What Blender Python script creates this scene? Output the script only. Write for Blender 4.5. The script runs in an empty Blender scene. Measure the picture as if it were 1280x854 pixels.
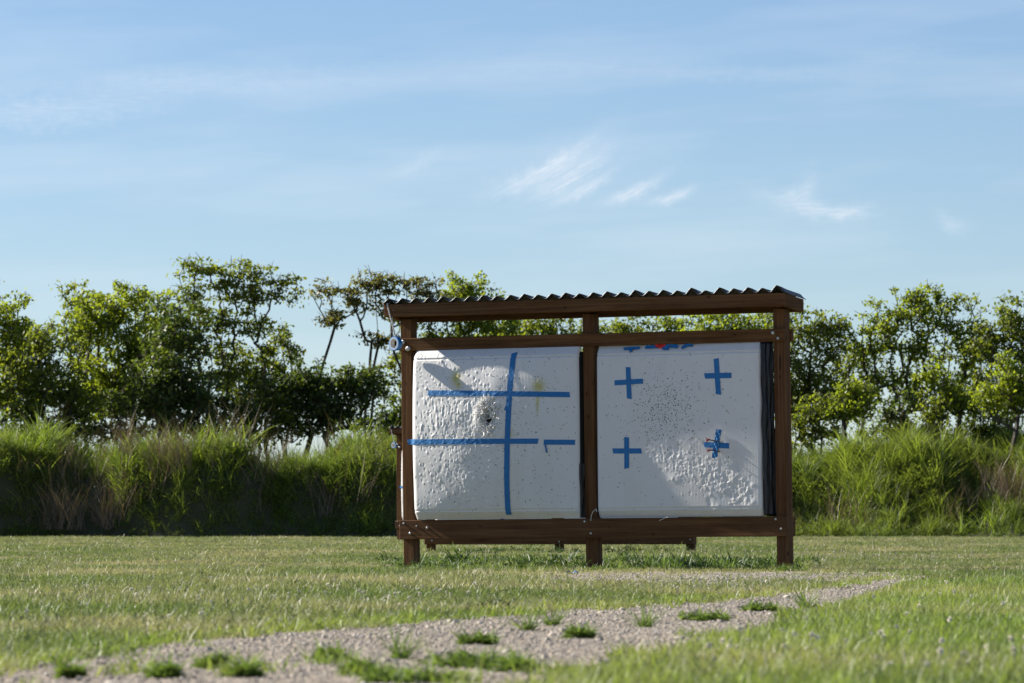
import bpy, math, random
import numpy as np
from mathutils import Vector, Matrix, Euler

R = math.radians
SC = bpy.context.scene
COL = SC.collection
rng = np.random.default_rng(7)
random.seed(7)

# ------------------------------------------------------------------ camera
F = 7111.0                      # focal length in photograph pixels (200 mm)
HC = 0.34                       # camera height above the lawn
PITCH = math.atan(225.0 / F)    # horizon at y = 652
cam_d = bpy.data.cameras.new('camera'); cam = bpy.data.objects.new('camera', cam_d); COL.objects.link(cam)
cam.location = (0, 0, HC); cam.rotation_euler = (math.pi/2 + PITCH, 0, 0)
cam_d.sensor_width = 36.0; cam_d.lens = 36.0*F/1280.0
cam_d.clip_start = 0.1; cam_d.clip_end = 6000
cam_d.dof.use_dof = True; cam_d.dof.focus_distance = 39.9; cam_d.dof.aperture_fstop = 15.0
SC.camera = cam

# ------------------------------------------------------------------ light
SUN_EL = R(32.0); SUN_AZ = R(156.4)       # azimuth counted from +X towards +Y
to_sun = Vector((math.cos(SUN_EL)*math.cos(SUN_AZ), math.cos(SUN_EL)*math.sin(SUN_AZ), math.sin(SUN_EL)))
sd = bpy.data.lights.new('sun', 'SUN'); so = bpy.data.objects.new('sun', sd); COL.objects.link(so)
sd.energy = 5.0; sd.angle = R(0.53); sd.color = (1.0, 0.93, 0.82)
so.rotation_euler = to_sun.to_track_quat('Z', 'Y').to_euler(); so.location = (-20, 20, 30)

W = bpy.data.worlds.new('World'); SC.world = W; W.use_nodes = True
def build_world():
    nt = W.node_tree; N = nt.nodes; L = nt.links; N.clear()
    out = N.new('ShaderNodeOutputWorld'); bg = N.new('ShaderNodeBackground'); bg.inputs[1].default_value = 0.054
    sky = N.new('ShaderNodeTexSky'); sky.sky_type = 'NISHITA'; sky.sun_disc = False
    sky.sun_elevation = SUN_EL; sky.sun_rotation = math.pi/2 - SUN_AZ
    sky.altitude = 300; sky.air_density = 0.8; sky.dust_density = 0.0; sky.ozone_density = 2.5
    tc = N.new('ShaderNodeTexCoord'); sep = N.new('ShaderNodeSeparateXYZ'); L.new(tc.outputs['Generated'], sep.inputs[0])
    def m(op, a, b=None, c=None, clamp=False):
        n = N.new('ShaderNodeMath'); n.operation = op; n.use_clamp = clamp
        for i, v in enumerate((a, b, c)):
            if v is None: continue
            if isinstance(v, (int, float)): n.inputs[i].default_value = v
            else: L.new(v, n.inputs[i])
        return n.outputs[0]
    az = m('ARCTAN2', sep.outputs[0], sep.outputs[1]); el = m('ARCSINE', sep.outputs[2])
    comb = N.new('ShaderNodeCombineXYZ'); L.new(az, comb.inputs[0]); L.new(el, comb.inputs[1])
    def noise(sx, sy, rot, detail, rough=0.6, dist=0.0, off=0.0):
        mp = N.new('ShaderNodeMapping'); mp.inputs['Rotation'].default_value[2] = rot; mp.vector_type = 'TEXTURE'
        mp.inputs['Scale'].default_value = (1/sx, 1/sy, 1); mp.inputs['Location'].default_value[0] = off
        L.new(comb.outputs[0], mp.inputs[0])
        n = N.new('ShaderNodeTexNoise'); n.inputs['Scale'].default_value = 1.0; n.inputs['Detail'].default_value = detail
        n.inputs['Roughness'].default_value = rough; n.inputs['Distortion'].default_value = dist
        L.new(mp.outputs[0], n.inputs['Vector']); return n.outputs['Fac']
    def px(x): return math.atan((x-640)/F)
    def py(y): return math.atan((652-y)/F)
    # broad veils of thin cirrus, all over the sky
    veil = m('MULTIPLY', m('SUBTRACT', noise(9, 60, R(3), 4, 0.55), 0.44, clamp=True), 0.9)
    total = veil
    # single wisps
    bend = m('MULTIPLY', m('SUBTRACT', noise(420, 420, 0, 3), 0.5), 2.2)
    stk = {a_: m('ADD', m('MULTIPLY', noise(260, 2200, a_, 4, 0.65), 1.3), -0.15, clamp=True) for a_ in (R(28), R(0))}
    def wisp(cx, cy, ln, wd, ang, amt):
        dx = m('SUBTRACT', az, px(cx)); dy = m('SUBTRACT', el, py(cy))
        ca, sa = math.cos(ang), math.sin(ang)
        u = m('ADD', m('MULTIPLY', dx, ca), m('MULTIPLY', dy, sa))
        v = m('SUBTRACT', m('MULTIPLY', dy, ca), m('MULTIPLY', dx, sa))
        u = m('DIVIDE', u, ln/F); v = m('DIVIDE', v, wd/F)
        # bend
        v = m('ADD', v, m('MULTIPLY', m('MULTIPLY', u, u), -0.5))
        v = m('ADD', v, bend)
        r2 = m('ADD', m('MULTIPLY', u, u), m('MULTIPLY', v, v))
        g = m('EXPONENT', m('MULTIPLY', r2, -1.0))
        st = stk[R(28)] if ang > R(15) else stk[R(0)]
        return m('MULTIPLY', m('MULTIPLY', g, st), amt*1.35)
    for w in [(690,208,60,10,R(30),.42),(715,222,52,11,R(33),.5),(730,238,40,7,R(28),.55),(792,241,36,7,R(24),.6),(842,247,24,6,R(20),.6),
              (665,225,60,16,R(20),.25),(520,206,30,8,R(25),.18),(1005,240,20,12,R(40),.32),(1020,262,60,11,R(-9),.42),(1060,268,22,7,R(5),.3),
              (1190,282,20,10,R(-25),.28),(900,92,230,10,R(-2),.12),(60,140,150,22,R(4),.28),(1120,70,70,10,R(0),.12),(300,100,260,14,R(2),.12)]:
        total = m('ADD', total, wisp(*w))
    total = m('MINIMUM', total, 0.85)
    mix = N.new('ShaderNodeMix'); mix.data_type = 'RGBA'
    L.new(total, mix.inputs['Factor']); cc = N.new('ShaderNodeMix'); cc.data_type = 'RGBA'; cc.blend_type = 'MULTIPLY'; cc.inputs['Factor'].default_value = 1.0
    L.new(sky.outputs[0], cc.inputs['A']); cc.inputs['B'].default_value = (0.87, 0.925, 1.055, 1)
    L.new(cc.outputs['Result'], mix.inputs['A']); mix.inputs['B'].default_value = (8.6, 9.0, 9.6, 1)
    L.new(mix.outputs['Result'], bg.inputs[0]); L.new(bg.outputs[0], out.inputs[0])
build_world()
SC.view_settings.view_transform = 'Standard'; SC.view_settings.look = 'None'
SC.view_settings.exposure = 1.0; SC.view_settings.gamma = 1.0
SC.cycles.max_bounces = 4; SC.cycles.diffuse_bounces = 2; SC.cycles.transmission_bounces = 3; SC.cycles.glossy_bounces = 2

# ------------------------------------------------------------------ helpers
CAMROT = Matrix.Rotation(math.pi/2 + PITCH, 3, 'X')
def ray(px, py): return CAMROT @ Vector(((px-640)/F, (427-py)/F, -1.0))
def P(px, py, Y):
    d = ray(px, py); t = Y/d.y
    return Vector((d.x*t, Y, HC + d.z*t))
def G(px, py):
    d = ray(px, py); t = -HC/d.z
    return Vector((d.x*t, d.y*t, 0))
def ground_px(X, Y):                      # photograph pixel of ground points (numpy)
    sp, cp = math.sin(PITCH), math.cos(PITCH)
    dep = Y*cp - HC*sp; up = -Y*sp - HC*cp
    return 640 + F*X/dep, 427 - F*up/dep

class MB:
    def __init__(s): s.v = []; s.f = []; s.c = []
    def add(s, vs, fs, tint=None):
        o = len(s.v); s.v.extend([tuple(v) for v in vs]); s.f.extend([tuple(i+o for i in f) for f in fs])
        s.c.extend([0.5 if tint is None else tint]*len(vs))
    def box(s, x0, x1, y0, y1, z0, z1, b=0.004, tint=None):
        """box with chamfered edges"""
        V = []; F_ = []
        xs = (x0, x1); ys = (y0, y1); zs = (z0, z1); idx = {}
        for i in (0, 1):
            for j in (0, 1):
                for k in (0, 1):
                    for ax in range(3):
                        p = [xs[i], ys[j], zs[k]]
                        for a2, q in enumerate((i, j, k)):
                            if a2 != ax: p[a2] += b*(1 if q == 0 else -1)
                        idx[(i, j, k, ax)] = len(V); V.append(p)
        for ax in range(3):
            o1, o2 = [a for a in range(3) if a != ax]
            for s0 in (0, 1):
                q = []
                for (a, c) in ((0,0),(1,0),(1,1),(0,1)):
                    t = [0,0,0]; t[ax] = s0; t[o1] = a; t[o2] = c; q.append(idx[tuple(t)+(ax,)])
                F_.append(q)
            for a in (0, 1):
                for c in (0, 1):
                    t0 = [0,0,0]; t0[o1] = a; t0[o2] = c; t1 = list(t0); t1[ax] = 1
                    F_.append([idx[tuple(t0)+(o1,)], idx[tuple(t1)+(o1,)], idx[tuple(t1)+(o2,)], idx[tuple(t0)+(o2,)]])
        for i in (0,1):
            for j in (0,1):
                for k in (0,1): F_.append([idx[(i,j,k,a)] for a in range(3)])
        s.add(V, F_, tint); return s
    def tube(s, pts, rads, n=6, tint=None, cap=True):
        pts = [Vector(p) for p in pts]; V = []; F_ = []; up = None
        for i, p in enumerate(pts):
            d = (pts[min(i+1, len(pts)-1)] - pts[max(i-1, 0)])
            d = d.normalized() if d.length > 1e-9 else Vector((0,0,1))
            if up is None:
                up = d.orthogonal().normalized()
            else:
                up = (up - d*up.dot(d)); up = up.normalized() if up.length > 1e-6 else d.orthogonal().normalized()
            sd_ = d.cross(up); r = rads[i] if hasattr(rads, '__len__') else rads
            for k in range(n):
                a = 2*math.pi*k/n; V.append(p + (up*math.cos(a) + sd_*math.sin(a))*r)
        for i in range(len(pts)-1):
            for k in range(n):
                F_.append((i*n+k, i*n+(k+1) % n, (i+1)*n+(k+1) % n, (i+1)*n+k))
        if cap: F_.append(tuple(range(n-1, -1, -1))); F_.append(tuple((len(pts)-1)*n+k for k in range(n)))
        s.add(V, F_, tint); return s
    def build(s, name, mat, parent=None, smooth=False, recalc=True):
        me = bpy.data.meshes.new(name); me.from_pydata(s.v, [], s.f)
        if recalc:
            import bmesh
            bm = bmesh.new(); bm.from_mesh(me); bmesh.ops.recalc_face_normals(bm, faces=bm.faces); bm.to_mesh(me); bm.free()
        at = me.attributes.new('tint', 'FLOAT', 'POINT'); at.data.foreach_set('value', np.array(s.c, dtype=np.float32))
        return obj(name, me, mat, parent, smooth)
def obj(name, me, mat, parent=None, smooth=False):
    if mat: me.materials.append(mat)
    if smooth: me.polygons.foreach_set('use_smooth', [True]*len(me.polygons))
    o = bpy.data.objects.new(name, me); COL.objects.link(o)
    if parent: o.parent = parent
    return o
def np_mesh(name, V, Fq, tint=None):
    """numpy arrays -> mesh; Fq is an (n,3) or (n,4) int array"""
    me = bpy.data.meshes.new(name); n = len(V); k = Fq.shape[1]
    me.vertices.add(n); me.vertices.foreach_set('co', np.ascontiguousarray(V, dtype=np.float32).ravel())
    me.loops.add(len(Fq)*k); me.loops.foreach_set('vertex_index', np.ascontiguousarray(Fq, dtype=np.int32).ravel())
    me.polygons.add(len(Fq)); me.polygons.foreach_set('loop_start', np.arange(0, len(Fq)*k, k, dtype=np.int32))
    me.update(calc_edges=True); me.validate()
    if tint is not None:
        at = me.attributes.new('tint', 'FLOAT', 'POINT'); at.data.foreach_set('value', np.asarray(tint, dtype=np.float32))
    return me
def thing(name, label, cat, loc=(0,0,0), rot=(0,0,0), group=None):
    o = bpy.data.objects.new(name, None); COL.objects.link(o); o.empty_display_size = 0.1
    o.location = loc; o.rotation_euler = rot
    return tag(o, label, cat, group)
def tag(o, label=None, cat=None, group=None, kind=None):
    if label: o['label'] = label
    if cat: o['category'] = cat
    if group: o['group'] = group
    if kind: o['kind'] = kind
    return o
def copy_tree(o, parent=None):
    c = o.copy(); COL.objects.link(c); c.parent = parent
    for ch in [x for x in bpy.data.objects if x.parent == o]: copy_tree(ch, c)
    return c

# ------------------------------------------------------------------ materials
class NT:
    def __init__(s, name):
        s.m = bpy.data.materials.new(name); s.m.use_nodes = True; s.t = s.m.node_tree; s.N = s.t.nodes; s.L = s.t.links
        s.N.clear(); s.out = s.N.new('ShaderNodeOutputMaterial')
    def n(s, ty, **kw):
        x = s.N.new(ty)
        for k, v in kw.items(): setattr(x, k, v)
        return x
    def set(s, node, **kw):
        for k, v in kw.items():
            k = k.replace('_', ' ')
            if hasattr(v, 'is_output'): s.L.new(v, node.inputs[k])
            else: node.inputs[k].default_value = v
        return node
    def math(s, op, a, b=None, clamp=False):
        x = s.N.new('ShaderNodeMath'); x.operation = op; x.use_clamp = clamp
        for i, v in enumerate((a, b)):
            if v is None: continue
            if hasattr(v, 'is_output'): s.L.new(v, x.inputs[i])
            else: x.inputs[i].default_value = v
        return x.outputs[0]
    def noise(s, vec, scale, detail=3, rough=0.55, dist=0):
        x = s.N.new('ShaderNodeTexNoise'); s.L.new(vec, x.inputs['Vector'])
        s.set(x, Scale=scale, Detail=detail, Roughness=rough, Distortion=dist); return x.outputs['Fac']
    def ramp(s, fac, stops):
        x = s.N.new('ShaderNodeValToRGB'); e = x.color_ramp.elements
        while len(e) < len(stops): e.new(0.5)
        for el_, (p, c) in zip(e, stops): el_.position = p; el_.color = tuple(c) + (1,)
        s.L.new(fac, x.inputs[0]); return x.outputs[0]
    def mix(s, fac, a, b, mode='MIX'):
        x = s.N.new('ShaderNodeMix'); x.data_type = 'RGBA'; x.blend_type = mode
        for nm, v in (('Factor', fac), ('A', a), ('B', b)):
            sock = [i for i in x.inputs if i.name == nm and i.enabled][0] if nm == 'Factor' else [i for i in x.inputs if i.name == nm and i.type == 'RGBA'][0]
            if hasattr(v, 'is_output'): s.L.new(v, sock)
            else: sock.default_value = v if nm == 'Factor' else tuple(v) + (1,)
        return [o_ for o_ in x.outputs if o_.type == 'RGBA'][0]
    def scaled(s, vec, sc, rot=(0,0,0)):
        x = s.N.new('ShaderNodeMapping'); x.inputs['Scale'].default_value = sc; x.inputs['Rotation'].default_value = rot
        s.L.new(vec, x.inputs[0]); return x.outputs[0]
    def bump(s, h, dist, strength=1.0):
        x = s.N.new('ShaderNodeBump'); s.L.new(h, x.inputs['Height']); x.inputs['Distance'].default_value = dist
        x.inputs['Strength'].default_value = strength; return x.outputs[0]
    def bsdf(s, **kw):
        x = s.N.new('ShaderNodeBsdfPrincipled'); s.set(x, **kw); return x
    def end(s, sh): s.L.new(sh, s.out.inputs['Surface']); return s.m
    def objco(s): return s.N.new('ShaderNodeTexCoord').outputs['Object']
    def pos(s): return s.N.new('ShaderNodeNewGeometry').outputs['Position']
    def attr(s, name): x = s.N.new('ShaderNodeAttribute'); x.attribute_name = name; return x.outputs['Fac']
    def rand(s): return s.N.new('ShaderNodeObjectInfo').outputs['Random']

def wood(name, axis, mul=0.90):
    t = NT(name); co = t.objco()
    sc = [42.0, 42.0, 42.0]; sc[axis] = 1.3
    off = t.n('ShaderNodeVectorMath', operation='ADD'); t.L.new(co, off.inputs[0])
    cb = t.n('ShaderNodeCombineXYZ'); rr = t.math('MULTIPLY', t.rand(), 37.0)
    for i in range(3): t.L.new(rr, cb.inputs[i])
    t.L.new(cb.outputs[0], off.inputs[1]); v = off.outputs[0]
    g = t.noise(t.scaled(v, sc), 1.0, 5, 0.6, 0.8)
    blot = t.noise(v, 3.2, 4, 0.6)
    fine = t.noise(t.scaled(v, [x*5 for x in sc]), 1.0, 2, 0.5)
    c = t.ramp(g, [(0.25, (0.046*mul, 0.018*mul, 0.006*mul)), (0.5, (0.132*mul, 0.060*mul, 0.021*mul)), (0.75, (0.260*mul, 0.130*mul, 0.052*mul))])
    c = t.mix(t.math('MULTIPLY', t.ramp(blot, [(0.4, (0,0,0)), (0.75, (1,1,1))]), 0.4), c, (0.200*mul, 0.115*mul, 0.055*mul))
    c = t.mix(t.math('MULTIPLY', t.rand(), 0.25), c, (0.10*mul, 0.05*mul, 0.03*mul))
    # dark nail / arrow pocks and knots
    vo = t.n('ShaderNodeTexVoronoi'); t.L.new(t.scaled(v, [14 if i != axis else 7 for i in range(3)]), vo.inputs['Vector']); vo.inputs['Scale'].default_value = 1
    kn = t.ramp(vo.outputs['Distance'], [(0.07, (1,1,1)), (0.14, (0,0,0))])
    c = t.mix(t.math('MULTIPLY', kn, 0.75), c, (0.025, 0.013, 0.008))
    h = t.math('ADD', t.math('MULTIPLY', g, 0.6), t.math('MULTIPLY', fine, 0.4))
    b = t.bsdf(Base_Color=c, Roughness=0.75, Specular_IOR_Level=0.12); t.L.new(t.bump(h, 0.004, 0.7), b.inputs['Normal'])
    return t.end(b.outputs[0])
WX, WY, WZ = wood('stained_wood_x', 0), wood('stained_wood_y', 1), wood('stained_wood_z', 2)

def simple(name, col, rough=0.6, metal=0.0, nscale=None, namp=0.25, bump=0.0):
    t = NT(name); b = t.bsdf(Roughness=rough, Metallic=metal)
    if nscale:
        n = t.noise(t.objco(), nscale, 4, 0.6)
        c = t.mix(n, tuple(x*(1-namp) for x in col), tuple(min(1, x*(1+namp)) for x in col)); t.L.new(c, b.inputs['Base Color'])
        if bump: t.L.new(t.bump(n, bump), b.inputs['Normal'])
    else: b.inputs['Base Color'].default_value = tuple(col)+(1,)
    return t.end(b.outputs[0])
M_ROOF = simple('roof_sheet', (0.028, 0.032, 0.038), 0.42, 0.0, 9, 0.35, 0.004)
M_BOLT = simple('galvanised_bolt', (0.55, 0.55, 0.54), 0.38, 0.9, 200, 0.2)
M_FOAM = simple('black_foam', (0.012, 0.012, 0.013), 0.85, 0, 40, 0.5, 0.004)
M_STRING = simple('white_string', (0.72, 0.71, 0.68), 0.8, 0, 300, 0.15)
M_CORE = simple('card_core', (0.62, 0.60, 0.56), 0.8, 0, 80, 0.15)
M_EDGE = simple('tape_edge', (0.17, 0.30, 0.56), 0.6, 0, 120, 0.15)
M_HOLE = simple('arrow_hole', (0.018, 0.016, 0.015), 0.9, 0, 90, 0.3)
M_FIBRE = simple('fibre', (0.86, 0.84, 0.78), 0.9, 0, 30, 0.25)
M_SHAFT = simple('arrow_shaft', (0.05, 0.022, 0.018), 0.35, 0, 60, 0.3)
M_RED = simple('red_plastic', (0.75, 0.035, 0.03), 0.45, 0, 60, 0.2)
M_NOCK = simple('arrow_nock', (0.78, 0.74, 0.70), 0.4, 0, 60, 0.1)
M_VANE = simple('arrow_vane', (0.62, 0.10, 0.07), 0.5, 0, 60, 0.2)
M_CRACK = simple('wood_crack', (0.012, 0.008, 0.006), 0.95, 0, 60, 0.3)
M_STONE = simple('pale_stone', (0.62, 0.58, 0.52), 0.85, 0, 25, 0.25, 0.006)

def tape_mat():
    t = NT('blue_masking_tape'); co = t.objco(); n = t.noise(co, 26, 3); cr = t.noise(t.scaled(co, (60, 60, 130)), 1, 3)
    c = t.mix(n, (0.003, 0.125, 0.36), (0.008, 0.185, 0.48))
    b = t.bsdf(Base_Color=c, Roughness=0.45); t.L.new(t.bump(cr, 0.004, 0.9), b.inputs['Normal']); return t.end(b.outputs[0])
M_TAPE = tape_mat()
def plastic_mat():
    t = NT('black_plastic_film'); n = t.noise(t.scaled(t.objco(), (60, 60, 5)), 1, 4)
    b = t.bsdf(Base_Color=t.mix(n, (0.008, 0.008, 0.010), (0.016, 0.017, 0.020)), Roughness=0.36); t.L.new(t.bump(n, 0.012, 0.9), b.inputs['Normal']); return t.end(b.outputs[0])
M_FILM = plastic_mat()
def cover_mat():
    """white woven cover: tint attribute 0..1 = torn stuffing, stain attribute = yellow paint"""
    t = NT('white_woven_cover'); co = t.objco()
    n = t.noise(co, 5, 4); fine = t.noise(co, 60, 4); mott = t.noise(t.scaled(co, (7, 7, 1.5)), 1, 4)
    c = t.mix(n, (0.69, 0.69, 0.682), (0.76, 0.755, 0.74))
    c = t.mix(t.math('MULTIPLY', t.ramp(mott, [(0.5, (0,0,0)), (0.8, (1,1,1))]), 0.35), c, (0.62, 0.58, 0.50))
    st = t.math('MULTIPLY', t.attr('stain'), t.math('ADD', t.math('MULTIPLY', fine, 1.2), 0.4), clamp=True)
    c = t.mix(st, c, (0.52, 0.47, 0.13))
    dk = t.attr('tint'); c = t.mix(dk, c, (0.055, 0.042, 0.032))
    rib = t.n('ShaderNodeTexWave', wave_type='BANDS', bands_direction='X'); t.L.new(co, rib.inputs['Vector']); t.set(rib, Scale=28.0, Distortion=0.4, Detail=1.0)
    h = t.math('ADD', t.math('MULTIPLY', rib.outputs['Fac'], 0.25), t.math('MULTIPLY', fine, 0.5))
    b = t.bsdf(Base_Color=c, Roughness=0.5); t.L.new(t.bump(h, 0.0016, 0.6), b.inputs['Normal']); return t.end(b.outputs[0])
M_COVER = cover_mat()

def leaf_mat(name, dark, light, dry=None, trans=0.45, drypatch=0.0, rough=0.5, glow=(1.6, 1.55, 0.7)):
    t = NT(name); tint = t.attr('tint'); pos = t.pos()
    c = t.mix(tint, dark, light)
    if dry:
        p = t.noise(t.scaled(pos, (0.55, 0.22, 0.5)), 1.0, 2, 0.6)
        f = t.math('ADD', t.math('MULTIPLY', t.math('SUBTRACT', p, 0.41), 3.6), t.math('MULTIPLY', t.math('SUBTRACT', t.noise(pos, 37, 1), 0.5), 1.8), clamp=True)
        c = t.mix(t.math('MULTIPLY', f, drypatch), c, dry)
    b = t.bsdf(Base_Color=c, Roughness=rough)
    tr = t.n('ShaderNodeBsdfTranslucent'); br = t.mix(1.0, c, glow, 'MULTIPLY'); t.L.new(br, tr.inputs['Color'])
    mx = t.n('ShaderNodeMixShader'); mx.inputs[0].default_value = trans
    t.L.new(b.outputs[0], mx.inputs[1]); t.L.new(tr.outputs[0], mx.inputs[2]); return t.end(mx.outputs[0])
M_LAWN = leaf_mat('lawn_blades', (0.066, 0.110, 0.026), (0.205, 0.250, 0.085), (0.41, 0.355, 0.235), 0.38, 0.85, glow=(1.2, 1.28, 0.72))
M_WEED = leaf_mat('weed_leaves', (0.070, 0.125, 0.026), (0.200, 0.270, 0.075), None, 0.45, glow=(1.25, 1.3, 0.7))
M_WEED_SHADE = leaf_mat('shaded_weed_leaves', (0.018, 0.045, 0.010), (0.050, 0.095, 0.020), None, 0.25)  # darker copy of the weed leaves, backlit shade put into the colour
M_BANKG = leaf_mat('bank_grass', (0.068, 0.120, 0.020), (0.215, 0.290, 0.058), (0.24, 0.22, 0.10), 0.47, 0.2)
M_DRY = leaf_mat('dry_stems', (0.10, 0.072, 0.048), (0.24, 0.18, 0.12), None, 0.15)
M_LEAF = [leaf_mat('tree_leaves_bright', (0.110, 0.160, 0.016), (0.270, 0.325, 0.038), None, 0.55),
          leaf_mat('tree_leaves_mid', (0.090, 0.130, 0.018), (0.220, 0.260, 0.036), None, 0.52),
          leaf_mat('tree_leaves_dark', (0.048, 0.085, 0.018), (0.120, 0.160, 0.032), None, 0.48),
          leaf_mat('tree_leaves_olive', (0.090, 0.098, 0.024), (0.210, 0.200, 0.055), None, 0.48)]
M_BARK = simple('bark', (0.060, 0.048, 0.038), 0.9, 0, 6, 0.4, 0.02)
M_CLOVER = simple('clover_head', (0.82, 0.76, 0.62), 0.8, 0, 300, 0.2)

def ground_mat():
    t = NT('lawn_soil'); p = t.pos(); n = t.noise(t.scaled(p, (0.7, 0.3, 1)), 1, 5); f = t.noise(p, 30, 4)
    c = t.mix(n, (0.085, 0.095, 0.032), (0.15, 0.135, 0.065)); c = t.mix(t.math('MULTIPLY', f, 0.6), c, (0.075, 0.058, 0.036))
    b = t.bsdf(Base_Color=c, Roughness=0.95); t.L.new(t.bump(f, 0.03), b.inputs['Normal']); return t.end(b.outputs[0])
def gravel_mat():
    t = NT('gravel'); p = t.pos(); n = t.noise(p, 1.3, 4); f = t.noise(p, 120, 3); vo = t.n('ShaderNodeTexVoronoi'); t.L.new(p, vo.inputs['Vector']); vo.inputs['Scale'].default_value = 75
    c = t.mix(f, (0.26, 0.215, 0.165), (0.48, 0.415, 0.335)); c = t.mix(t.math('MULTIPLY', n, 0.5), c, (0.36, 0.285, 0.205))
    h = t.math('ADD', t.math('MULTIPLY', vo.outputs['Distance'], -1.0), t.math('MULTIPLY', f, 0.5))
    b = t.bsdf(Base_Color=c, Roughness=0.92); t.L.new(t.bump(h, 0.012), b.inputs['Normal']); return t.end(b.outputs[0])
def pebble_mat():
    t = NT('pebble'); n = t.noise(t.pos(), 17, 2); c = t.ramp(n, [(0.3, (0.24, 0.205, 0.165)), (0.5, (0.39, 0.345, 0.285)), (0.7, (0.54, 0.495, 0.43))])
    b = t.bsdf(Base_Color=c, Roughness=0.85); return t.end(b.outputs[0])
def bank_mat():
    t = NT('bank_soil'); p = t.pos(); n = t.noise(p, 1.5, 5); c = t.mix(n, (0.030, 0.042, 0.014), (0.065, 0.062, 0.028))
    b = t.bsdf(Base_Color=c, Roughness=0.95); t.L.new(t.bump(n, 0.2), b.inputs['Normal']); return t.end(b.outputs[0])
M_GROUND, M_GRAVEL, M_PEBBLE, M_BANK = ground_mat(), gravel_mat(), pebble_mat(), bank_mat()

# ------------------------------------------------------------------ setting: ground, gravel path, bank
def grid_mesh(name, xs, ys, zf):
    X, Y = np.meshgrid(xs, ys); Z = zf(X, Y); nx = len(xs); ny = len(ys)
    V = np.stack([X.ravel(), Y.ravel(), Z.ravel()], 1)
    i = np.arange((ny-1)*(nx-1)); r, c = i//(nx-1), i % (nx-1); a = r*nx + c
    return np_mesh(name, V, np.stack([a, a+1, a+nx+1, a+nx], 1))
g = obj('ground', grid_mesh('ground', np.linspace(-1500, 1500, 7), np.linspace(-60, 3000, 8), lambda X, Y: 0*X), M_GROUND); tag(g, kind='structure')

# gravel outline, as photograph pixels of points on the ground
UP = [(-900,1010),(-300,890),(-80,852),(0,840),(60,830),(100,823),(150,815),(200,806),(260,800),(320,795),(400,788),(440,785),(500,781),(560,774),(620,771),(660,769),(700,763),(760,760),(830,757),(890,753),(940,748),(985,741),(1040,734),(1090,727),(1140,722)]
LO = [(1150,731),(1120,743),(1080,757),(1040,769),(1000,782),(960,796),(930,808),(880,817),(840,826),(780,840),(720,855),(660,872),(620,886),(560,905),(420,940),(200,1010),(-200,1150)]
GRAVEL = UP + LO
STRIP = [(590,721),(640,716.5),(760,715.3),(900,715.3),(1000,715.5),(1130,716),(1200,717),(1190,726),(1100,729),(980,727),(860,729),(740,730),(660,729),(610,724)]
def inpoly(poly, px, py):
    inside = np.zeros(px.shape, bool); n = len(poly); j = n-1
    for i in range(n):
        xi, yi = poly[i]; xj, yj = poly[j]
        c = ((yi > py) != (yj > py)) & (px < (xj-xi)*(py-yi)/((yj-yi) if yj != yi else 1e-9) + xi)
        inside ^= c; j = i
    return inside
def poly_sheet(name, poly, z, mat, sub=4):
    pts = []
    for i in range(len(poly)):
        a, b = poly[i], poly[(i+1) % len(poly)]
        for k in range(sub):
            t = k/sub; pts.append((a[0]+(b[0]-a[0])*t + random.uniform(-4, 4), a[1]+(b[1]-a[1])*t + random.uniform(-.5, .5)*(.25 if a[1] < 730 else 1)))
    V = [tuple(G(x, y)) for x, y in pts]
    m = bpy.data.meshes.new(name); m.from_pydata([(v[0], v[1], z) for v in V], [], [tuple(range(len(V)))])
    o = obj(name, m, mat); return o
tag(poly_sheet('gravel_path', GRAVEL, 0.004, M_GRAVEL), kind='structure')
tag(poly_sheet('gravel_strip', STRIP, 0.005, M_GRAVEL), kind='structure')

# earth bank across the back of the field
YB = 118.0
def bank_fun(X, Y):
    d = Y - (YB + 0.5*np.sin(X*0.35) + 0.25*np.sin(X*1.3+1) - np.clip((X-9)*0.10, 0, 3) + 0.02*np.clip(-X-3,0,20))
    w = 1/(1+np.exp(-(X-1.0)*0.8))             # 0 left (steep), 1 right (gentler)
    run = 0.75*(1-w) + 3.8*w
    hgt = 1.50 + 0.15*np.sin(X*0.5+0.7) + 0.13*np.sin(X*1.7) + .09*np.sin(X*3.1+1.3) + 0.18*w + np.clip((X-8)*0.06, 0, .8)
    s = np.clip(d/run, 0, 1); s = s*s*(3-2*s)*0.6 + s*0.4
    top = np.clip((d-run-2.5)/4, 0, 1)
    lump = (0.16*np.sin(X*2.3+Y*1.1)*np.sin(Y*2.1+X*.7) + 0.15*np.sin(X*1.15+2)*np.sin(Y*1.3+X*.4+1) + .08*np.sin(X*5.1+Y))*np.clip(s*3, 0, 1)*(1+.5*w)
    return hgt*s*(1-0.55*top) + lump - 0.05*(d < 0)
bk = obj('earth_bank', grid_mesh('earth_bank', np.linspace(-60, 60, 301), np.concatenate([np.linspace(115.5, 124, 69), np.linspace(124.6, 160, 30)]), bank_fun), M_BANK, smooth=True); tag(bk, kind='structure')

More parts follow.
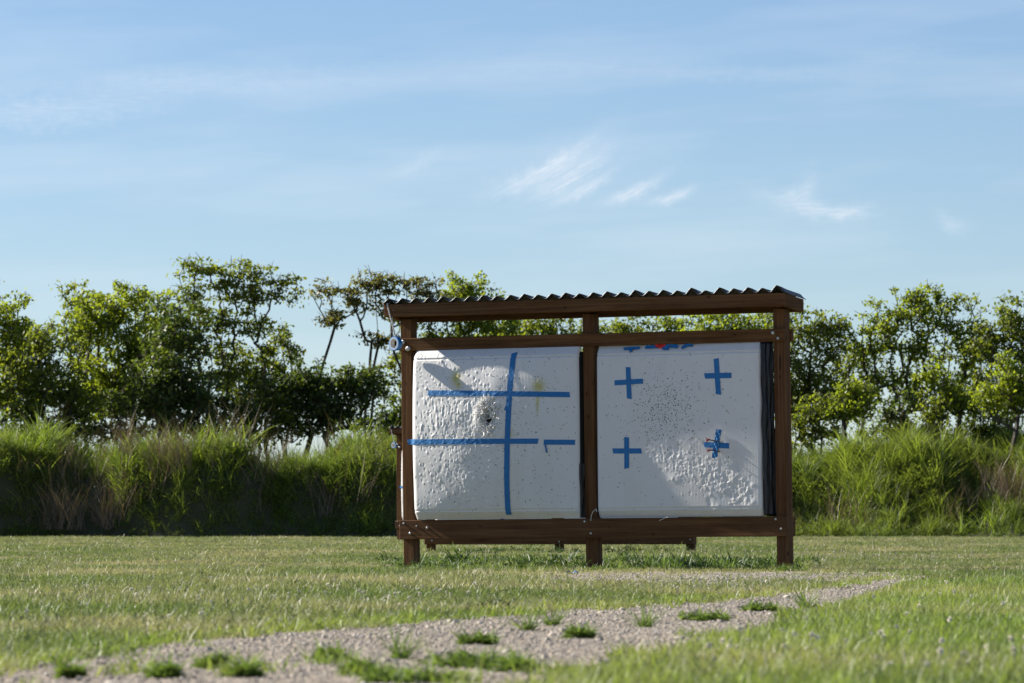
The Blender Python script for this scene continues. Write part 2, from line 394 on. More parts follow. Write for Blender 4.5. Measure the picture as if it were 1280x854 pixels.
# ------------------------------------------------------------------ blades and scattering
def blade_np(n, R0, h0, h1, w, lean, curl, seg=2, up=0.0):
    """n curved tapering blades -> V, F, tint"""
    ang = rng.uniform(0, 2*np.pi, n); rr = R0*np.sqrt(rng.uniform(0, 1, n)); bx, by = rr*np.cos(ang), rr*np.sin(ang)
    h = rng.uniform(h0, h1, n); la = rng.uniform(0, 2*np.pi, n); le = np.abs(rng.normal(lean, lean*0.5, n)); cu = rng.uniform(0.3, 1, n)*curl
    wa = rng.uniform(0, 2*np.pi, n); ww = w*rng.uniform(0.7, 1.3, n)
    Vs = []; tint0 = rng.uniform(0, 1, n)
    for k in range(seg+1):
        t = k/seg; th = le + cu*t
        out = h*t*np.sin(le + cu*t*0.6); z = h*t*np.cos(np.minimum(le + cu*t*0.6, 1.75)) - up
        cx, cy = bx + out*np.cos(la), by + out*np.sin(la); hw = ww*(1 - 0.55*t)*0.5
        if k == seg: Vs.append(np.stack([cx, cy, z], 1)[:, None, :])
        else:
            dx, dy = np.cos(wa)*hw, np.sin(wa)*hw
            Vs.append(np.stack([np.stack([cx-dx, cy-dy, z], 1), np.stack([cx+dx, cy+dy, z], 1)], 1))
    V = np.concatenate(Vs, 1); m = V.shape[1]; T = []
    for k in range(seg-1): T += [(2*k, 2*k+1, 2*k+3), (2*k, 2*k+3, 2*k+2)]
    k = seg-1; T.append((2*k, 2*k+1, 2*k+2))
    T = np.array(T); Fc = (np.arange(n)[:, None, None]*m + T[None]).reshape(-1, 3)
    return V.reshape(-1, 3), Fc, np.repeat(tint0, m)
def leafy_np(n, R0, h, size, flat=0.5):
    """n broad pointed leaves on a low weed"""
    a = rng.uniform(0, 2*np.pi, n); r = R0*np.sqrt(rng.uniform(0, 1, n)); z = h*rng.uniform(0.1, 1, n)*(1-0.6*(r/R0))
    c = np.stack([r*np.cos(a), r*np.sin(a), z], 1); la = a + rng.normal(0, 0.7, n); el_ = rng.uniform(0.0, 1.1, n)*(1-flat*0.5)
    d = np.stack([np.cos(la)*np.cos(el_), np.sin(la)*np.cos(el_), np.sin(el_)], 1); s = np.stack([-np.sin(la), np.cos(la), rng.normal(0, .25, n)], 1)
    L_ = size*rng.uniform(0.6, 1.3, n)[:, None]
    V = np.stack([c, c + d*L_*0.5 + s*L_*0.22 + [0,0,.002], c + d*L_ - np.array([0,0,1])*L_*0.12, c + d*L_*0.5 - s*L_*0.22 + [0,0,.002]], 1)
    V[:, :, 2] = np.maximum(V[:, :, 2], 0.002)
    Fc = (np.arange(n)[:, None, None]*4 + np.array([[0,1,2],[0,2,3]])[None]).reshape(-1, 3)
    return V.reshape(-1, 3), Fc, np.repeat(rng.uniform(0, 1, n), 4)
def join_np(parts):
    V, Fc, T = [], [], []; o = 0
    for v, f, t in parts: V.append(v); Fc.append(f+o); T.append(t); o += len(v)
    return np.concatenate(V), np.concatenate(Fc), np.concatenate(T)
def proto(name, parts, mat):
    V, Fc, T = join_np(parts); me = np_mesh(name, V, Fc, T); me.materials.append(mat)
    return bpy.data.objects.new(name, me)          # never linked to the scene
def scatter(name, protos, pts, rot, scl, idx):
    me = bpy.data.meshes.new(name); n = len(pts); me.vertices.add(n)
    me.vertices.foreach_set('co', np.ascontiguousarray(pts, dtype=np.float32).ravel())
    a = me.attributes.new('rot', 'FLOAT_VECTOR', 'POINT'); a.data.foreach_set('vector', np.ascontiguousarray(rot, dtype=np.float32).ravel())
    a = me.attributes.new('scl', 'FLOAT_VECTOR', 'POINT'); a.data.foreach_set('vector', np.ascontiguousarray(scl, dtype=np.float32).ravel())
    a = me.attributes.new('idx', 'INT', 'POINT'); a.data.foreach_set('value', np.ascontiguousarray(idx, dtype=np.int32))
    o = bpy.data.objects.new(name, me); COL.objects.link(o)
    ng = bpy.data.node_groups.new(name, 'GeometryNodeTree')
    ng.interface.new_socket('Geometry', in_out='INPUT', socket_type='NodeSocketGeometry'); ng.interface.new_socket('Geometry', in_out='OUTPUT', socket_type='NodeSocketGeometry')
    N = ng.nodes; L = ng.links; gi = N.new('NodeGroupInput'); go = N.new('NodeGroupOutput')
    g2i = N.new('GeometryNodeGeometryToInstance')
    for p in protos:
        oi = N.new('GeometryNodeObjectInfo'); oi.inputs['Object'].default_value = p; L.new(oi.outputs['Geometry'], g2i.inputs[0])
    iop = N.new('GeometryNodeInstanceOnPoints'); L.new(gi.outputs[0], iop.inputs['Points']); L.new(g2i.outputs[0], iop.inputs['Instance']); iop.inputs['Pick Instance'].default_value = True
    def at(nm, ty):
        x = N.new('GeometryNodeInputNamedAttribute'); x.data_type = ty; x.inputs['Name'].default_value = nm; return x.outputs['Attribute']
    L.new(at('idx', 'INT'), iop.inputs['Instance Index']); L.new(at('scl', 'FLOAT_VECTOR'), iop.inputs['Scale'])
    e2r = N.new('FunctionNodeEulerToRotation'); L.new(at('rot', 'FLOAT_VECTOR'), e2r.inputs[0]); L.new(e2r.outputs[0], iop.inputs['Rotation'])
    L.new(iop.outputs[0], go.inputs[0])
    md = o.modifiers.new('scatter', 'NODES'); md.node_group = ng
    return o
def rots(n, tilt=0.12): return np.stack([rng.normal(0, tilt, n), rng.normal(0, tilt, n), rng.uniform(0, 2*np.pi, n)], 1)
def scls(n, lo, hi):
    s = rng.uniform(lo, hi, n); return np.stack([s, s, s*rng.uniform(0.8, 1.2, n)], 1)

# ---- mown lawn
lawn_protos = [proto('lawn_tuft_source', [blade_np(18, 0.075, 0.018, 0.052, 0.0048, 0.5, 0.7)], M_LAWN) for _ in range(5)] + \
              [proto('lawn_tuft_source', [blade_np(13, 0.06, 0.030, 0.075, 0.0055, 0.35, 0.8), leafy_np(8, 0.06, 0.03, 0.022)], M_LAWN) for _ in range(2)]
def lawn_points():
    out = []
    for (y0, y1, dens, xm) in [(10.5, 16, 280, 1.4), (16, 24, 200, 1.8), (24, 40, 105, 3.0), (40, 62, 60, 4.0), (62, 90, 34, 5.0), (90, 119, 22, 6.0)]:
        hw = y1*640/F + xm; n = int(dens*(y1-y0)*2*hw)
        out.append(np.stack([rng.uniform(-hw, hw, n), rng.uniform(y0, y1, n)], 1))
    p = np.concatenate(out); px, py = ground_px(p[:, 0], p[:, 1])
    wob = np.sin(p[:, 0]*9+p[:, 1]*2.3)+np.sin(p[:, 0]*4.1-p[:, 1]*5.2); jx, jy = rng.normal(0, 14, len(p)), rng.normal(0, 1.7, len(p))*1.0+2.6*wob
    jy = jy*np.clip((py-700)/60, .12, 1.5)
    keep = ~inpoly(GRAVEL, px+jx, py+jy) & ~(inpoly(STRIP, px+jx*5, py+rng.normal(0, 2.2, len(p))) & (rng.uniform(0, 1, len(p)) < np.clip((px-600)/80, .3, .93)))
    return p[keep]
p = lawn_points(); n = len(p)
sc_ = scls(n, 0.75, 1.15); far = np.clip((p[:, 1]-30)/60, 0, 1); sc_[:, :2] *= (1+far*0.9)[:, None]
patch = np.sin(p[:, 0]*1.1+p[:, 1]*.31)*np.sin(p[:, 1]*.47-p[:, 0]*.4) ; sc_[:, 2] *= 0.85+0.3*patch; sc_[:, 2] *= np.where((p[:, 1] > 38) & (p[:, 1] < 64), .75, 1)
lawn = scatter('lawn_grass', lawn_protos, np.c_[p, np.zeros(n)], rots(n), sc_, rng.choice(7, n, p=[.17]*5+[.075]*2))
tag(lawn, 'mown green and straw coloured grass covering the field', 'grass', kind='stuff')
# ---- lusher clover grass in the right foreground and along the gravel edges
M_LUSH = leaf_mat('lush_blades', (0.085, 0.150, 0.024), (0.240, 0.310, 0.080), (0.36, 0.34, 0.17), 0.42, 0.6, glow=(1.35, 1.4, 0.65))
lush_protos = [proto('lush_tuft_source', [blade_np(15, 0.06, 0.03, 0.085, 0.0065, 0.4, 0.9), leafy_np(10, 0.06, 0.035, 0.020)], M_LUSH) for _ in range(4)]
LUSH = [(1150,735),(1120,746),(1060,763),(1000,783),(940,805),(880,818),(840,827),(780,841),(720,856),(660,873),(560,908),(560,1010),(2600,1000),(2200,800),(1500,724)]
q = np.stack([rng.uniform(-0.6, 4.5, 60000), rng.uniform(10, 34, 60000)], 1); px, py = ground_px(q[:, 0], q[:, 1])
k = inpoly(LUSH, px + rng.normal(0, 10, len(q)), py + rng.normal(0, 3, len(q))) & (rng.uniform(0, 1, len(q)) < np.clip(1.1-(q[:, 1]-11)/40, .35, 1)); q = q[k]
SH_FEET = np.stack([rng.uniform(498, 1010, 900), rng.uniform(696, 713.5, 900)], 1)
e = [(G(a_, b_).x, G(a_, b_).y) for a_, b_ in SH_FEET]                                                # ragged tufts hanging over the upper edge of the gravel
for i in range(len(UP)-1):
    a, b = UP[i], UP[i+1]
    for t in rng.uniform(0, 1, max(1, int(abs(b[0]-a[0])/4.5))):
        v = G(a[0]+(b[0]-a[0])*t + rng.normal(0, 6), a[1]+(b[1]-a[1])*t + rng.normal(-0.3, 1.2) + abs(rng.normal(0, 5))*(rng.uniform() < .22)*(a[1]-690)/120); e.append((v.x, v.y))
for _ in range(26):                                    # sprouts coming up through the gravel, in loose clusters
    cx_, cy_ = rng.uniform(0, 1150), rng.uniform(735, 860)
    if not inpoly(GRAVEL, np.array([cx_]), np.array([cy_]))[0]: continue
    for _k in range(rng.integers(2, 9)):
        v = G(cx_+rng.normal(0, 16), cy_+rng.normal(0, 2.2)); e.append((v.x, v.y))
q = np.concatenate([q, np.array(e)]); n = len(q)
tag(scatter('clover_grass', lush_protos, np.c_[q, np.zeros(n)], rots(n), scls(n, 0.5, 0.9), rng.integers(0, 4, n)), 'lush green clover and grass growing along the gravel', 'grass', kind='stuff')

# ---- weeds round the shelter feet, most with shade put into their colour
foot_protos = [proto('foot_weed_source', [blade_np(14, 0.05, 0.04, 0.12, 0.008, 0.6, 1.2, 3), leafy_np(26, 0.07, 0.06, 0.03)], M_WEED_SHADE) for _ in range(2)] + [proto('foot_weed_source', [blade_np(14, 0.05, 0.04, 0.11, 0.007, 0.6, 1.2, 3), leafy_np(22, 0.07, 0.05, 0.03)], M_WEED)]
q = []
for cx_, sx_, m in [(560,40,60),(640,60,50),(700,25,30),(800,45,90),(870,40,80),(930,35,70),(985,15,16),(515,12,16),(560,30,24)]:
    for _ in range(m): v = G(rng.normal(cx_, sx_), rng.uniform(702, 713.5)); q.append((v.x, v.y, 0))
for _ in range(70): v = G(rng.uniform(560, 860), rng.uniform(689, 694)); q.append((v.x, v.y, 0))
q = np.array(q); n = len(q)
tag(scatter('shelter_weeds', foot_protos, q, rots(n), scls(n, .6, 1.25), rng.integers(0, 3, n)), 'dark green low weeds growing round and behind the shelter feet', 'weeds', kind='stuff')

# ---- clover flower heads
def clover_proto():
    mb = MB(); mb.tube([(0,0,0),(0.004,0.002,0.05),(0.006,0.004,0.085)], 0.0012, 4)
    st = mb; c0 = Vector((0.006,0.004,0.09)); V_ = [c0+Vector(d_)*.0085 for d_ in ((1,0,0),(0,1,0),(-1,0,0),(0,-1,0),(0,0,.9),(0,0,-.7))]; st.add(V_, [(0,1,4),(1,2,4),(2,3,4),(3,0,4),(1,0,5),(2,1,5),(3,2,5),(0,3,5)])
    for i in range(26):
        z = 1-2*(i+.5)/26; r = math.sqrt(1-z*z); a = i*2.4; d = Vector((r*math.cos(a), r*math.sin(a), z*0.85)); c = Vector((0.006,0.004,0.09)); s_ = d.orthogonal().normalized()*0.0032
        st.add([c+d*0.004+s_, c+d*0.004-s_, c+d*0.0105+s_*.4+Vector((0,0,.001)), c+d*0.0105-s_*.4], [(0,1,3,2)])
    me = bpy.data.meshes.new('clover_source'); me.from_pydata(mb.v, [], mb.f); me.materials.append(M_CLOVER); return bpy.data.objects.new('clover_source', me)
cp = clover_proto()
def clovers():
    out = []
    for cx, cy, sx, sy, n in [(a_, b_, c_, d_, int(e_*.55)) for a_, b_, c_, d_, e_ in [(1120,840,160,14,70),(1250,835,50,12,36),(960,820,60,8,22),(1030,800,90,10,22),(930,737,60,4,110),(860,735,40,4,60),(1120,700,130,4,220),(900,690,60,4,60),(840,700,40,3,40),
                              (420,745,160,8,70),(480,760,30,3,25),(180,760,120,14,40),(1180,760,80,14,70)]]:
        a = rng.normal(cx, sx, n); b = np.maximum(rng.normal(cy, sy, n), 678)
        g_ = ~inpoly(GRAVEL, a, b)
        for x, y in zip(a[g_], b[g_]): v = G(x, y); out.append((v.x, v.y, -0.02))
    return np.array(out)
q = clovers(); n = len(q)
tag(scatter('clover_flowers', [cp], q, rots(n, .25), scls(n, 0.5, 0.85), np.zeros(n)), 'small whitish clover flower heads dotted over the grass', 'clover', kind='stuff')

# ---- loose stones on the gravel
def pebble_proto():
    import bmesh
    bm = bmesh.new(); bmesh.ops.create_icosphere(bm, subdivisions=1, radius=1)
    for v in bm.verts: v.co *= random.uniform(0.75, 1.15)
    me = bpy.data.meshes.new('pebble_source'); bm.to_mesh(me); bm.free(); me.materials.append(M_PEBBLE); return bpy.data.objects.new('pebble_source', me)
pp = [pebble_proto() for _ in range(4)]
q = np.stack([rng.uniform(-4.5, 4.5, 330000), rng.uniform(10.5, 37, 330000)], 1); px, py = ground_px(q[:, 0], q[:, 1])
k = (inpoly(GRAVEL, px, py) | inpoly(STRIP, px, py)); q = q[k]; n = len(q)
s = rng.lognormal(math.log(0.0030), 0.5, n).clip(0.003, 0.02); sc3 = np.stack([s, s*rng.uniform(.7, 1, n), s*rng.uniform(.5, .8, n)], 1)
tag(scatter('gravel_stones', pp, np.c_[q, np.full(n, 0.005)], rots(n, .3), sc3, rng.integers(0, 4, n)), 'fine pinkish grey gravel stones covering the bare path', 'gravel', kind='stuff')

# ---- tall grass, dry stems and herbs on the bank
bank_protos = [proto('bank_tuft_source', [blade_np(30, 0.17, 0.14, 0.46, 0.014, 0.40, 1.2, 3)], M_BANKG) for _ in range(4)] + \
              [proto('bank_herb_source', [leafy_np(90, 0.24, 0.40, 0.07, 0.3), blade_np(8, 0.15, 0.2, 0.5, 0.012, 0.3, 0.8, 3)], M_BANKG) for _ in range(3)] + \
              [proto('bank_reed_source', [blade_np(16, 0.12, 0.5, 1.0, 0.02, 0.22, 1.3, 4)], M_BANKG) for _ in range(2)]
n0 = 32000
bx = rng.uniform(-17, 17, n0); by = np.where(rng.uniform(0, 1, n0) < .75, rng.uniform(YB-0.6, YB+4.2, n0), rng.uniform(YB+2, YB+7, n0))
bz = bank_fun(bx, by); k = bz > 0.02; bx, by, bz = bx[k], by[k], bz[k]; n = len(bx)
pat = np.sin(bx*1.9+by)*np.sin(bx*.8-by*1.7); s = rng.uniform(0.4, 1.25, n)*(1+.35*pat)*(1+.15*np.sin(bx*1.3+.5)*np.sin(bx*.37+1)+.12*np.sin(bx*3.7))*np.clip(0.45+bz*.35, .45, .85)
ix = np.where(rng.uniform(0, 1, n) < np.clip(.45+.4*pat, .05, .8), rng.integers(4, 7, n), rng.integers(0, 4, n)); reed = rng.uniform(0, 1, n) < .03; ix[reed] = rng.integers(7, 9, reed.sum())
s[ix >= 7] *= .8
rt = rots(n, .15); rt[:, 0] += 0.30*np.clip(1-by+YB+1, 0, 1)
tag(scatter('bank_grass', bank_protos, np.stack([bx, by, bz-.03], 1), rt, np.stack([s, s, s], 1), ix), 'tall rough green grass and herbs covering the earth bank', 'tall grass', kind='stuff')
# reed-like clumps that stand out above the crest
rx = []
for cx, cy, m in [(262,525,30),(275,520,26),(240,535,16),(140,545,8),(40,555,10),(460,545,8),(430,540,8),(1180,545,8),(1265,515,16),(1250,505,10),(1240,525,12),(1100,540,6),(1020,540,6),(90,600,4),(60,640,6),(230,640,8),(215,650,6),(155,640,5),(480,610,8),(475,640,8),(440,650,6),(1110,600,14),(1215,605,10),(1130,590,10)]:
    for _ in range(int(m*.4)):
        yy = YB + rng.uniform(0.2, 3.0); v = P(cx+rng.normal(0, 12), cy, yy); rx.append((v.x, yy, max(0.02, float(bank_fun(np.array(v.x), np.array(yy)))) - .03))
rx = np.array(rx); n = len(rx); s = rng.uniform(.6, 1.0, n)
tag(scatter('bank_reeds', bank_protos[7:], rx, rots(n, .12), np.stack([s, s, s], 1), rng.integers(0, 2, n)), 'long bladed reed grass clumps sticking up on the bank', 'tall grass', kind='stuff')
dry_protos = [proto('dry_stem_source', [blade_np(14, 0.18, 0.5, 1.05, 0.009, 0.18, 0.5, 3)], M_DRY) for _ in range(3)] + [proto('dry_tangle_source', [blade_np(26, 0.3, 0.3, 0.7, 0.009, 0.9, 1.2, 3)], M_DRY) for _ in range(2)]
dx = []; di = []
for cx, sx, y0, y1, m, tang in [(30,45,2.4,4.5,34,0),(90,40,2.4,4.5,22,0),(300,50,2.2,4.0,26,0),(340,30,2.0,4.0,16,0),(470,40,2.2,4.5,18,0),(150,40,0.3,1.4,30,1),(210,40,0.4,1.4,24,1),(110,40,.5,1.6,14,1),(300,50,.4,1.5,12,1),(1262,14,1.2,2.6,22,1),(1245,16,.8,2.4,10,1),(1110,40,2.2,4,12,0),(400,60,.2,1.2,12,1),(20,30,.5,1.5,10,1),(1080,60,.2,1.5,8,1)]:
    for _ in range(int(m*1.0)):
        yy = YB + rng.uniform(y0, y1) - (.35 if tang else 0); xx = P(cx+rng.normal(0, sx), 600, yy).x; dx.append((xx, yy, float(bank_fun(np.array(xx), np.array(yy)))+(.22 if tang else .0))); di.append(rng.integers(3, 5) if tang else rng.integers(0, 3))
dx = np.array(dx); n = len(dx); s = rng.uniform(.7, 1.3, n)
tag(scatter('dry_stems', dry_protos, dx, rots(n, .2), np.stack([s, s, s], 1), np.array(di)), 'dry brown dead stems tangled among the bank grass', 'dead stems', kind='stuff')

# ------------------------------------------------------------------ trees behind the bank
def tree(name, label, cat, base_px, Y, lobes, nclump, per, mat, leaf=0.092, rc=0.25, flat=0.75, fork=None, low=True, seed=0, stems=1, group='trees behind the bank', shell=0.6):
    r_ = np.random.default_rng(seed); sc = Y/F
    root = thing(name, label, cat, (P(base_px, 652, Y).x, Y, 0), group=group)
    ox = root.location.x
    nclump = int(nclump*2.0); per = int(per*.47); lobes = [(a, b, c*1.12, d*1.12) for a, b, c, d in lobes]
    if low: lobes = list(lobes) + [(base_px+r_.uniform(-14, 14), 495, 50, 34)]
    vol = np.array([l[2]*l[3] for l in lobes], float); vol /= vol.sum()
    C = []
    for _ in range(nclump):
        l = lobes[r_.choice(len(lobes), p=vol)]; c = P(l[0], l[1], Y)
        d = r_.normal(0, 1, 3); d /= np.linalg.norm(d); rad = r_.uniform(0, 1)**shell
        C.append((c.x - ox + d[0]*rad*l[2]*sc, d[1]*rad*0.75*min(l[2], l[3]*1.3)*sc, c.z + d[2]*rad*l[3]*sc))
    C = np.array(C); zlow = C[:, 2].min()
    fz = fork if fork else max(1.2, zlow*0.75)
    nodes = []; par = []; own = []
    grp = np.argsort(np.argsort(C[:, 0] + r_.normal(0, .12, len(C))))*stems//len(C)
    for st in range(stems):
        prev = -1; x = (st-(stems-1)/2)*0.15; dxs = r_.normal(0, .06) + (0 if stems == 1 else (np.quantile(C[:, 0], (st+.5)/stems)*.85/fz)); dys = r_.normal(0, .12)
        for z in np.linspace(-0.1, fz, 6):
            nodes.append((x, dys*z, z)); par.append(prev); own.append(st); prev = len(nodes)-1; x += dxs*fz/5 + r_.normal(0, .015)
    order = np.argsort(np.linalg.norm(C - np.array([0, 0, fz]), axis=1))
    for ci in order:
        c = C[ci]; nd = np.array(nodes); dv = c - nd; dist = np.linalg.norm(dv, axis=1)
        cost = dist + 0.9*np.maximum(0, nd[:, 2]-c[2]+0.15) + 1.0*np.abs(c[0]-nd[:, 0])
        cost[nd[:, 2] < fz*0.6] += 2; cost[np.array(own) != grp[ci]] += 50
        j = int(np.argmin(cost)); m = max(2, int(dist[j]/0.35)); prev = j
        bow = np.array([0, 0, 0.12*dist[j]]) + r_.normal(0, 0.06, 3)*dist[j]
        for k in range(1, m+1):
            t = k/m; q_ = nd[j] + dv[j]*t + bow*(-4*t*(t-1))*-0.5 + r_.normal(0, .025, 3)*(t < 1)
            nodes.append(tuple(q_)); par.append(prev); own.append(grp[ci]); prev = len(nodes)-1
    A = np.zeros(len(nodes)); ch = np.zeros(len(nodes), int)
    for i in range(len(nodes)-1, -1, -1):
        if ch[i] == 0: A[i] = 0.0085**2.2
        if par[i] >= 0: A[par[i]] += A[i]; ch[par[i]] += 1
    rad = np.minimum(A**(1/2.2), 0.085)
    for i in range(6*stems): rad[i] = max(rad[i], (.075 if stems < 3 else .05)*(1-.09*(i % 6)))
    mb = MB()
    for i in range(len(nodes)):
        if par[i] >= 0: mb.tube([nodes[par[i]], nodes[i]], [max(rad[i]*1.05, min(rad[par[i]], rad[i]*1.35)), rad[i]], 5, cap=False)
    tips = []
    for c in C:                                           # bare twigs between the leaves
        for _ in range(3):
            d = r_.normal(0, 1, 3); d[2] = abs(d[2])*.7; d /= np.linalg.norm(d); e_ = c + d*rc*r_.uniform(.4, .95); mb.tube([c, e_], [0.010, 0.004], 3, cap=False); tips.append(e_)
    mb.build('trunk', M_BARK, root, recalc=False)
    # leaves
    n_ = nclump*per; ctr = np.repeat(C, per, 0); u = r_.normal(0, 1, (n_, 3)); u /= np.linalg.norm(u, axis=1)[:, None]; rr = rc*r_.uniform(.6, 1.25, nclump).repeat(per)*r_.uniform(0, 1, n_)**0.5
    pos_ = ctr + u*rr[:, None]*np.array([1.1, 1.1, flat])
    nrm = u*0.5 + r_.normal(0, .6, (n_, 3)) + np.array(to_sun)*.6; nrm /= np.linalg.norm(nrm, axis=1)[:, None]
    t1 = np.cross(nrm, r_.normal(0, 1, (n_, 3))); t1 /= np.linalg.norm(t1, axis=1)[:, None]; t2 = np.cross(nrm, t1)
    L_ = (leaf*r_.uniform(.6, 1.25, n_))[:, None]
    V = np.stack([pos_ - t1*L_*.5, pos_ + t2*L_*.33 - nrm*L_*.08, pos_ + t1*L_*.55 - nrm*L_*.14, pos_ - t2*L_*.33 - nrm*L_*.08], 1)
    Fc = (np.arange(n_)[:, None, None]*4 + np.array([[0,1,2],[0,2,3]])[None]).reshape(-1, 3)
    tint = np.clip(r_.uniform(0, 1, n_)*.6 + r_.uniform(0, .4, nclump).repeat(per), 0, 1)
    obj('crown', np_mesh('crown', V.reshape(-1, 3), Fc, np.repeat(tint, 4)), mat, root)
    return root
LF = M_LEAF
tree('broadleaf_tree', 'dense green tree cut off by the left edge of the picture', 'tree', -10, 124, [(0,400,45,42),(10,450,60,45),(-40,420,50,60)], 110, 75, LF[0], seed=1)
tree('broadleaf_tree', 'darker low tree second from the left edge, behind tall dry stems', 'tree', 60, 123, [(55,440,48,40),(30,480,50,35),(90,490,40,30)], 100, 60, LF[1], seed=2)
tree('broadleaf_tree', 'bright yellow green tree rising between dark trees at left', 'tree', 150, 125, [(150,395,62,42),(115,400,40,30),(165,445,55,45),(130,480,50,35)], 170, 75, LF[0], seed=3)
tree('broadleaf_tree', 'dark dense tree in front of the tall feathery one', 'tree', 212, 123, [(225,420,36,55),(215,470,50,50),(250,500,45,35),(180,500,40,30)], 150, 70, LF[2], seed=4)
tree('feathery_tree', 'tallest tree with feathery layered crown at left of centre', 'tree', 262, 127, [(262,340,42,22),(318,345,50,20),(240,370,34,18),(300,372,48,18),(345,368,36,16),(270,400,50,22),(325,405,30,16),(255,440,40,20),(330,440,26,14),(285,470,40,16)], 105, 70, LF[1], leaf=.088, rc=.30, flat=.38, low=False, fork=3.2, seed=5, stems=4)
tree('dark_bush', 'dark rounded bush low between the two feathery trees', 'bush', 400, 124, [(400,485,72,32),(350,495,40,30),(455,480,40,26),(420,520,70,22),(360,525,50,16)], 170, 70, LF[2], seed=6, fork=1.4, stems=2)
tree('feathery_tree', 'olive brown flat topped tree with bare limbs beside the shelter roof', 'tree', 456, 126, [(470,352,50,14),(420,362,36,14),(512,358,40,16),(445,378,44,14),(495,392,36,14),(540,372,24,22),(415,400,26,12),(480,425,30,14)], 78, 50, LF[3], leaf=.088, rc=.28, flat=.35, low=False, fork=3.3, seed=7, stems=5, shell=.7)
tree('broadleaf_tree', 'bright green tree crown rising just above the left half of the roof', 'tree', 580, 128, [(580,368,42,28),(545,385,30,18),(600,405,46,26),(560,440,40,30),(600,480,50,40)], 130, 75, LF[0], seed=8)
tree('broadleaf_tree', 'green tree seen through the slot left of the middle post', 'tree', 680, 129, [(680,412,46,22),(720,425,36,28),(650,440,40,30),(690,480,50,40)], 105, 65, LF[1], seed=9)
tree('broadleaf_tree', 'small darker tree seen through the slot right of the middle post', 'tree', 790, 130, [(785,415,40,18),(815,420,30,22),(770,440,30,20),(800,480,50,40)], 80, 55, LF[1], seed=10)
tree('broadleaf_tree', 'bright tree seen through the slot towards the right post', 'tree', 900, 128, [(900,412,58,26),(945,420,36,30),(870,430,40,26),(910,470,60,40)], 125, 70, LF[0], seed=11)
tree('broadleaf_tree', 'green tree directly right of the shelter', 'tree', 1015, 128, [(1010,410,44,22),(1035,425,28,26),(1005,455,40,36),(1040,490,34,32),(1005,510,40,24)], 115, 65, LF[1], seed=12)
tree('broadleaf_tree', 'large open tree with visible forking limbs right of the shelter', 'tree', 1150, 128, [(1150,374,40,20),(1150,390,58,30),(1110,405,42,30),(1195,400,36,32),(1090,440,34,32),(1150,435,56,36),(1205,440,34,34),(1120,480,36,24),(1180,480,40,26)], 165, 55, LF[0], seed=13, fork=2.8, stems=4, rc=.24, shell=.6)
tree('broadleaf_tree', 'green leaning tree cut off by the right edge of the picture', 'tree', 1262, 127, [(1265,400,44,30),(1240,425,32,26),(1300,420,50,50),(1270,455,40,20)], 110, 60, LF[1], seed=14, fork=2.6, stems=3, rc=.24)
tree('green_bush', 'small bush on the bank below the large open tree', 'bush', 1068, 123, [(1068,495,26,22),(1050,515,26,16)], 40, 60, LF[0], seed=15, fork=1.5, group='bushes on the bank', rc=.22, low=False)
tree('green_bush', 'bright bush on the bank near the right edge', 'bush', 1262, 121.5, [(1265,470,30,28),(1240,495,26,22),(1285,490,30,30)], 55, 60, LF[0], seed=16, fork=1.5, group='bushes on the bank', rc=.22, low=False)
tree('green_bush', 'small bright bush at the foot of the large open tree, right side', 'bush', 1200, 123, [(1195,500,30,20),(1165,470,22,12)], 34, 55, LF[0], seed=17, fork=1.5, group='bushes on the bank', rc=.22, low=False)

for i, (bx_, y_, lobes_, lab, lf, nc) in enumerate([
    (100, 127, [(98,380,26,26),(100,430,34,40)], 'slim tree between the darker low tree and the bright one', 1, 60),
    (30, 128, [(34,425,30,22),(20,460,40,36)], 'slim tree standing behind the one at the left edge', 1, 60),
    (190, 128, [(190,375,26,28),(195,430,34,40)], 'slim tree just left of the dark dense tree', 0, 60),
    (300, 129, [(300,455,34,26),(320,480,36,26)], 'low thin tree below the tallest feathery crown', 1, 55),
    (360, 129, [(355,430,26,22),(350,460,34,24)], 'thin sparse tree between the two feathery trees', 1, 40),
    (520, 128, [(520,400,28,24),(515,450,30,36)], 'slim green tree directly behind the left post', 1, 55),
    (630, 130, [(630,408,36,24),(640,450,40,36)], 'slim tree behind the left slot, next to the tall bright crown', 0, 60),
    (745, 131, [(748,414,34,18),(740,450,40,30)], 'slim tree right behind the middle post', 1, 50),
    (850, 130, [(848,408,34,20),(845,450,40,36)], 'slim bright tree behind the right slot', 0, 60),
    (965, 129, [(968,408,34,24),(965,450,40,36)], 'slim tree right behind the right post', 1, 60),
    (1065, 130, [(1064,450,24,26),(1070,490,30,26)], 'slim tree between the shelter side tree and the large open one', 1, 50),
    (1225, 130, [(1225,440,24,24),(1220,480,34,30)], 'slim tree between the large open one and the leaning one', 1, 55)]):
    tree('slim_tree', lab, 'tree', bx_, y_, lobes_, nc, 55, LF[lf], seed=40+i, stems=2)
for i, (bx_, lab, lf, w_) in enumerate([(20,'dark undergrowth bush at the left edge behind the bank',2,44),(85,'undergrowth bush under the second slim tree from the left',1,40),(140,'dark undergrowth bush under the bright tree at left',2,44),(205,'undergrowth bush under the dark dense tree',2,44),
                                      (280,'dark undergrowth bush under the tallest feathery tree',2,48),(335,'undergrowth bush left of the dark rounded bush',1,40),(490,'dark undergrowth bush beside the left post',2,44),(1010,'undergrowth bush right of the right post',1,40),
                                      (1110,'dark undergrowth bush under the large open tree',2,40),(1160,'undergrowth bush at the trunks of the large open tree',1,40),(1230,'dark undergrowth bush near the leaning tree',2,40)]):
    tree('undergrowth_bush', lab, 'bush', bx_, 122.8 + (i % 3)*.5, [(bx_, 540, w_*1.15, 20), (bx_+10, 512, w_*.6, 24)], 30, 60, LF[lf], seed=70+i, fork=1.3, stems=3, low=False, group='undergrowth behind the bank')

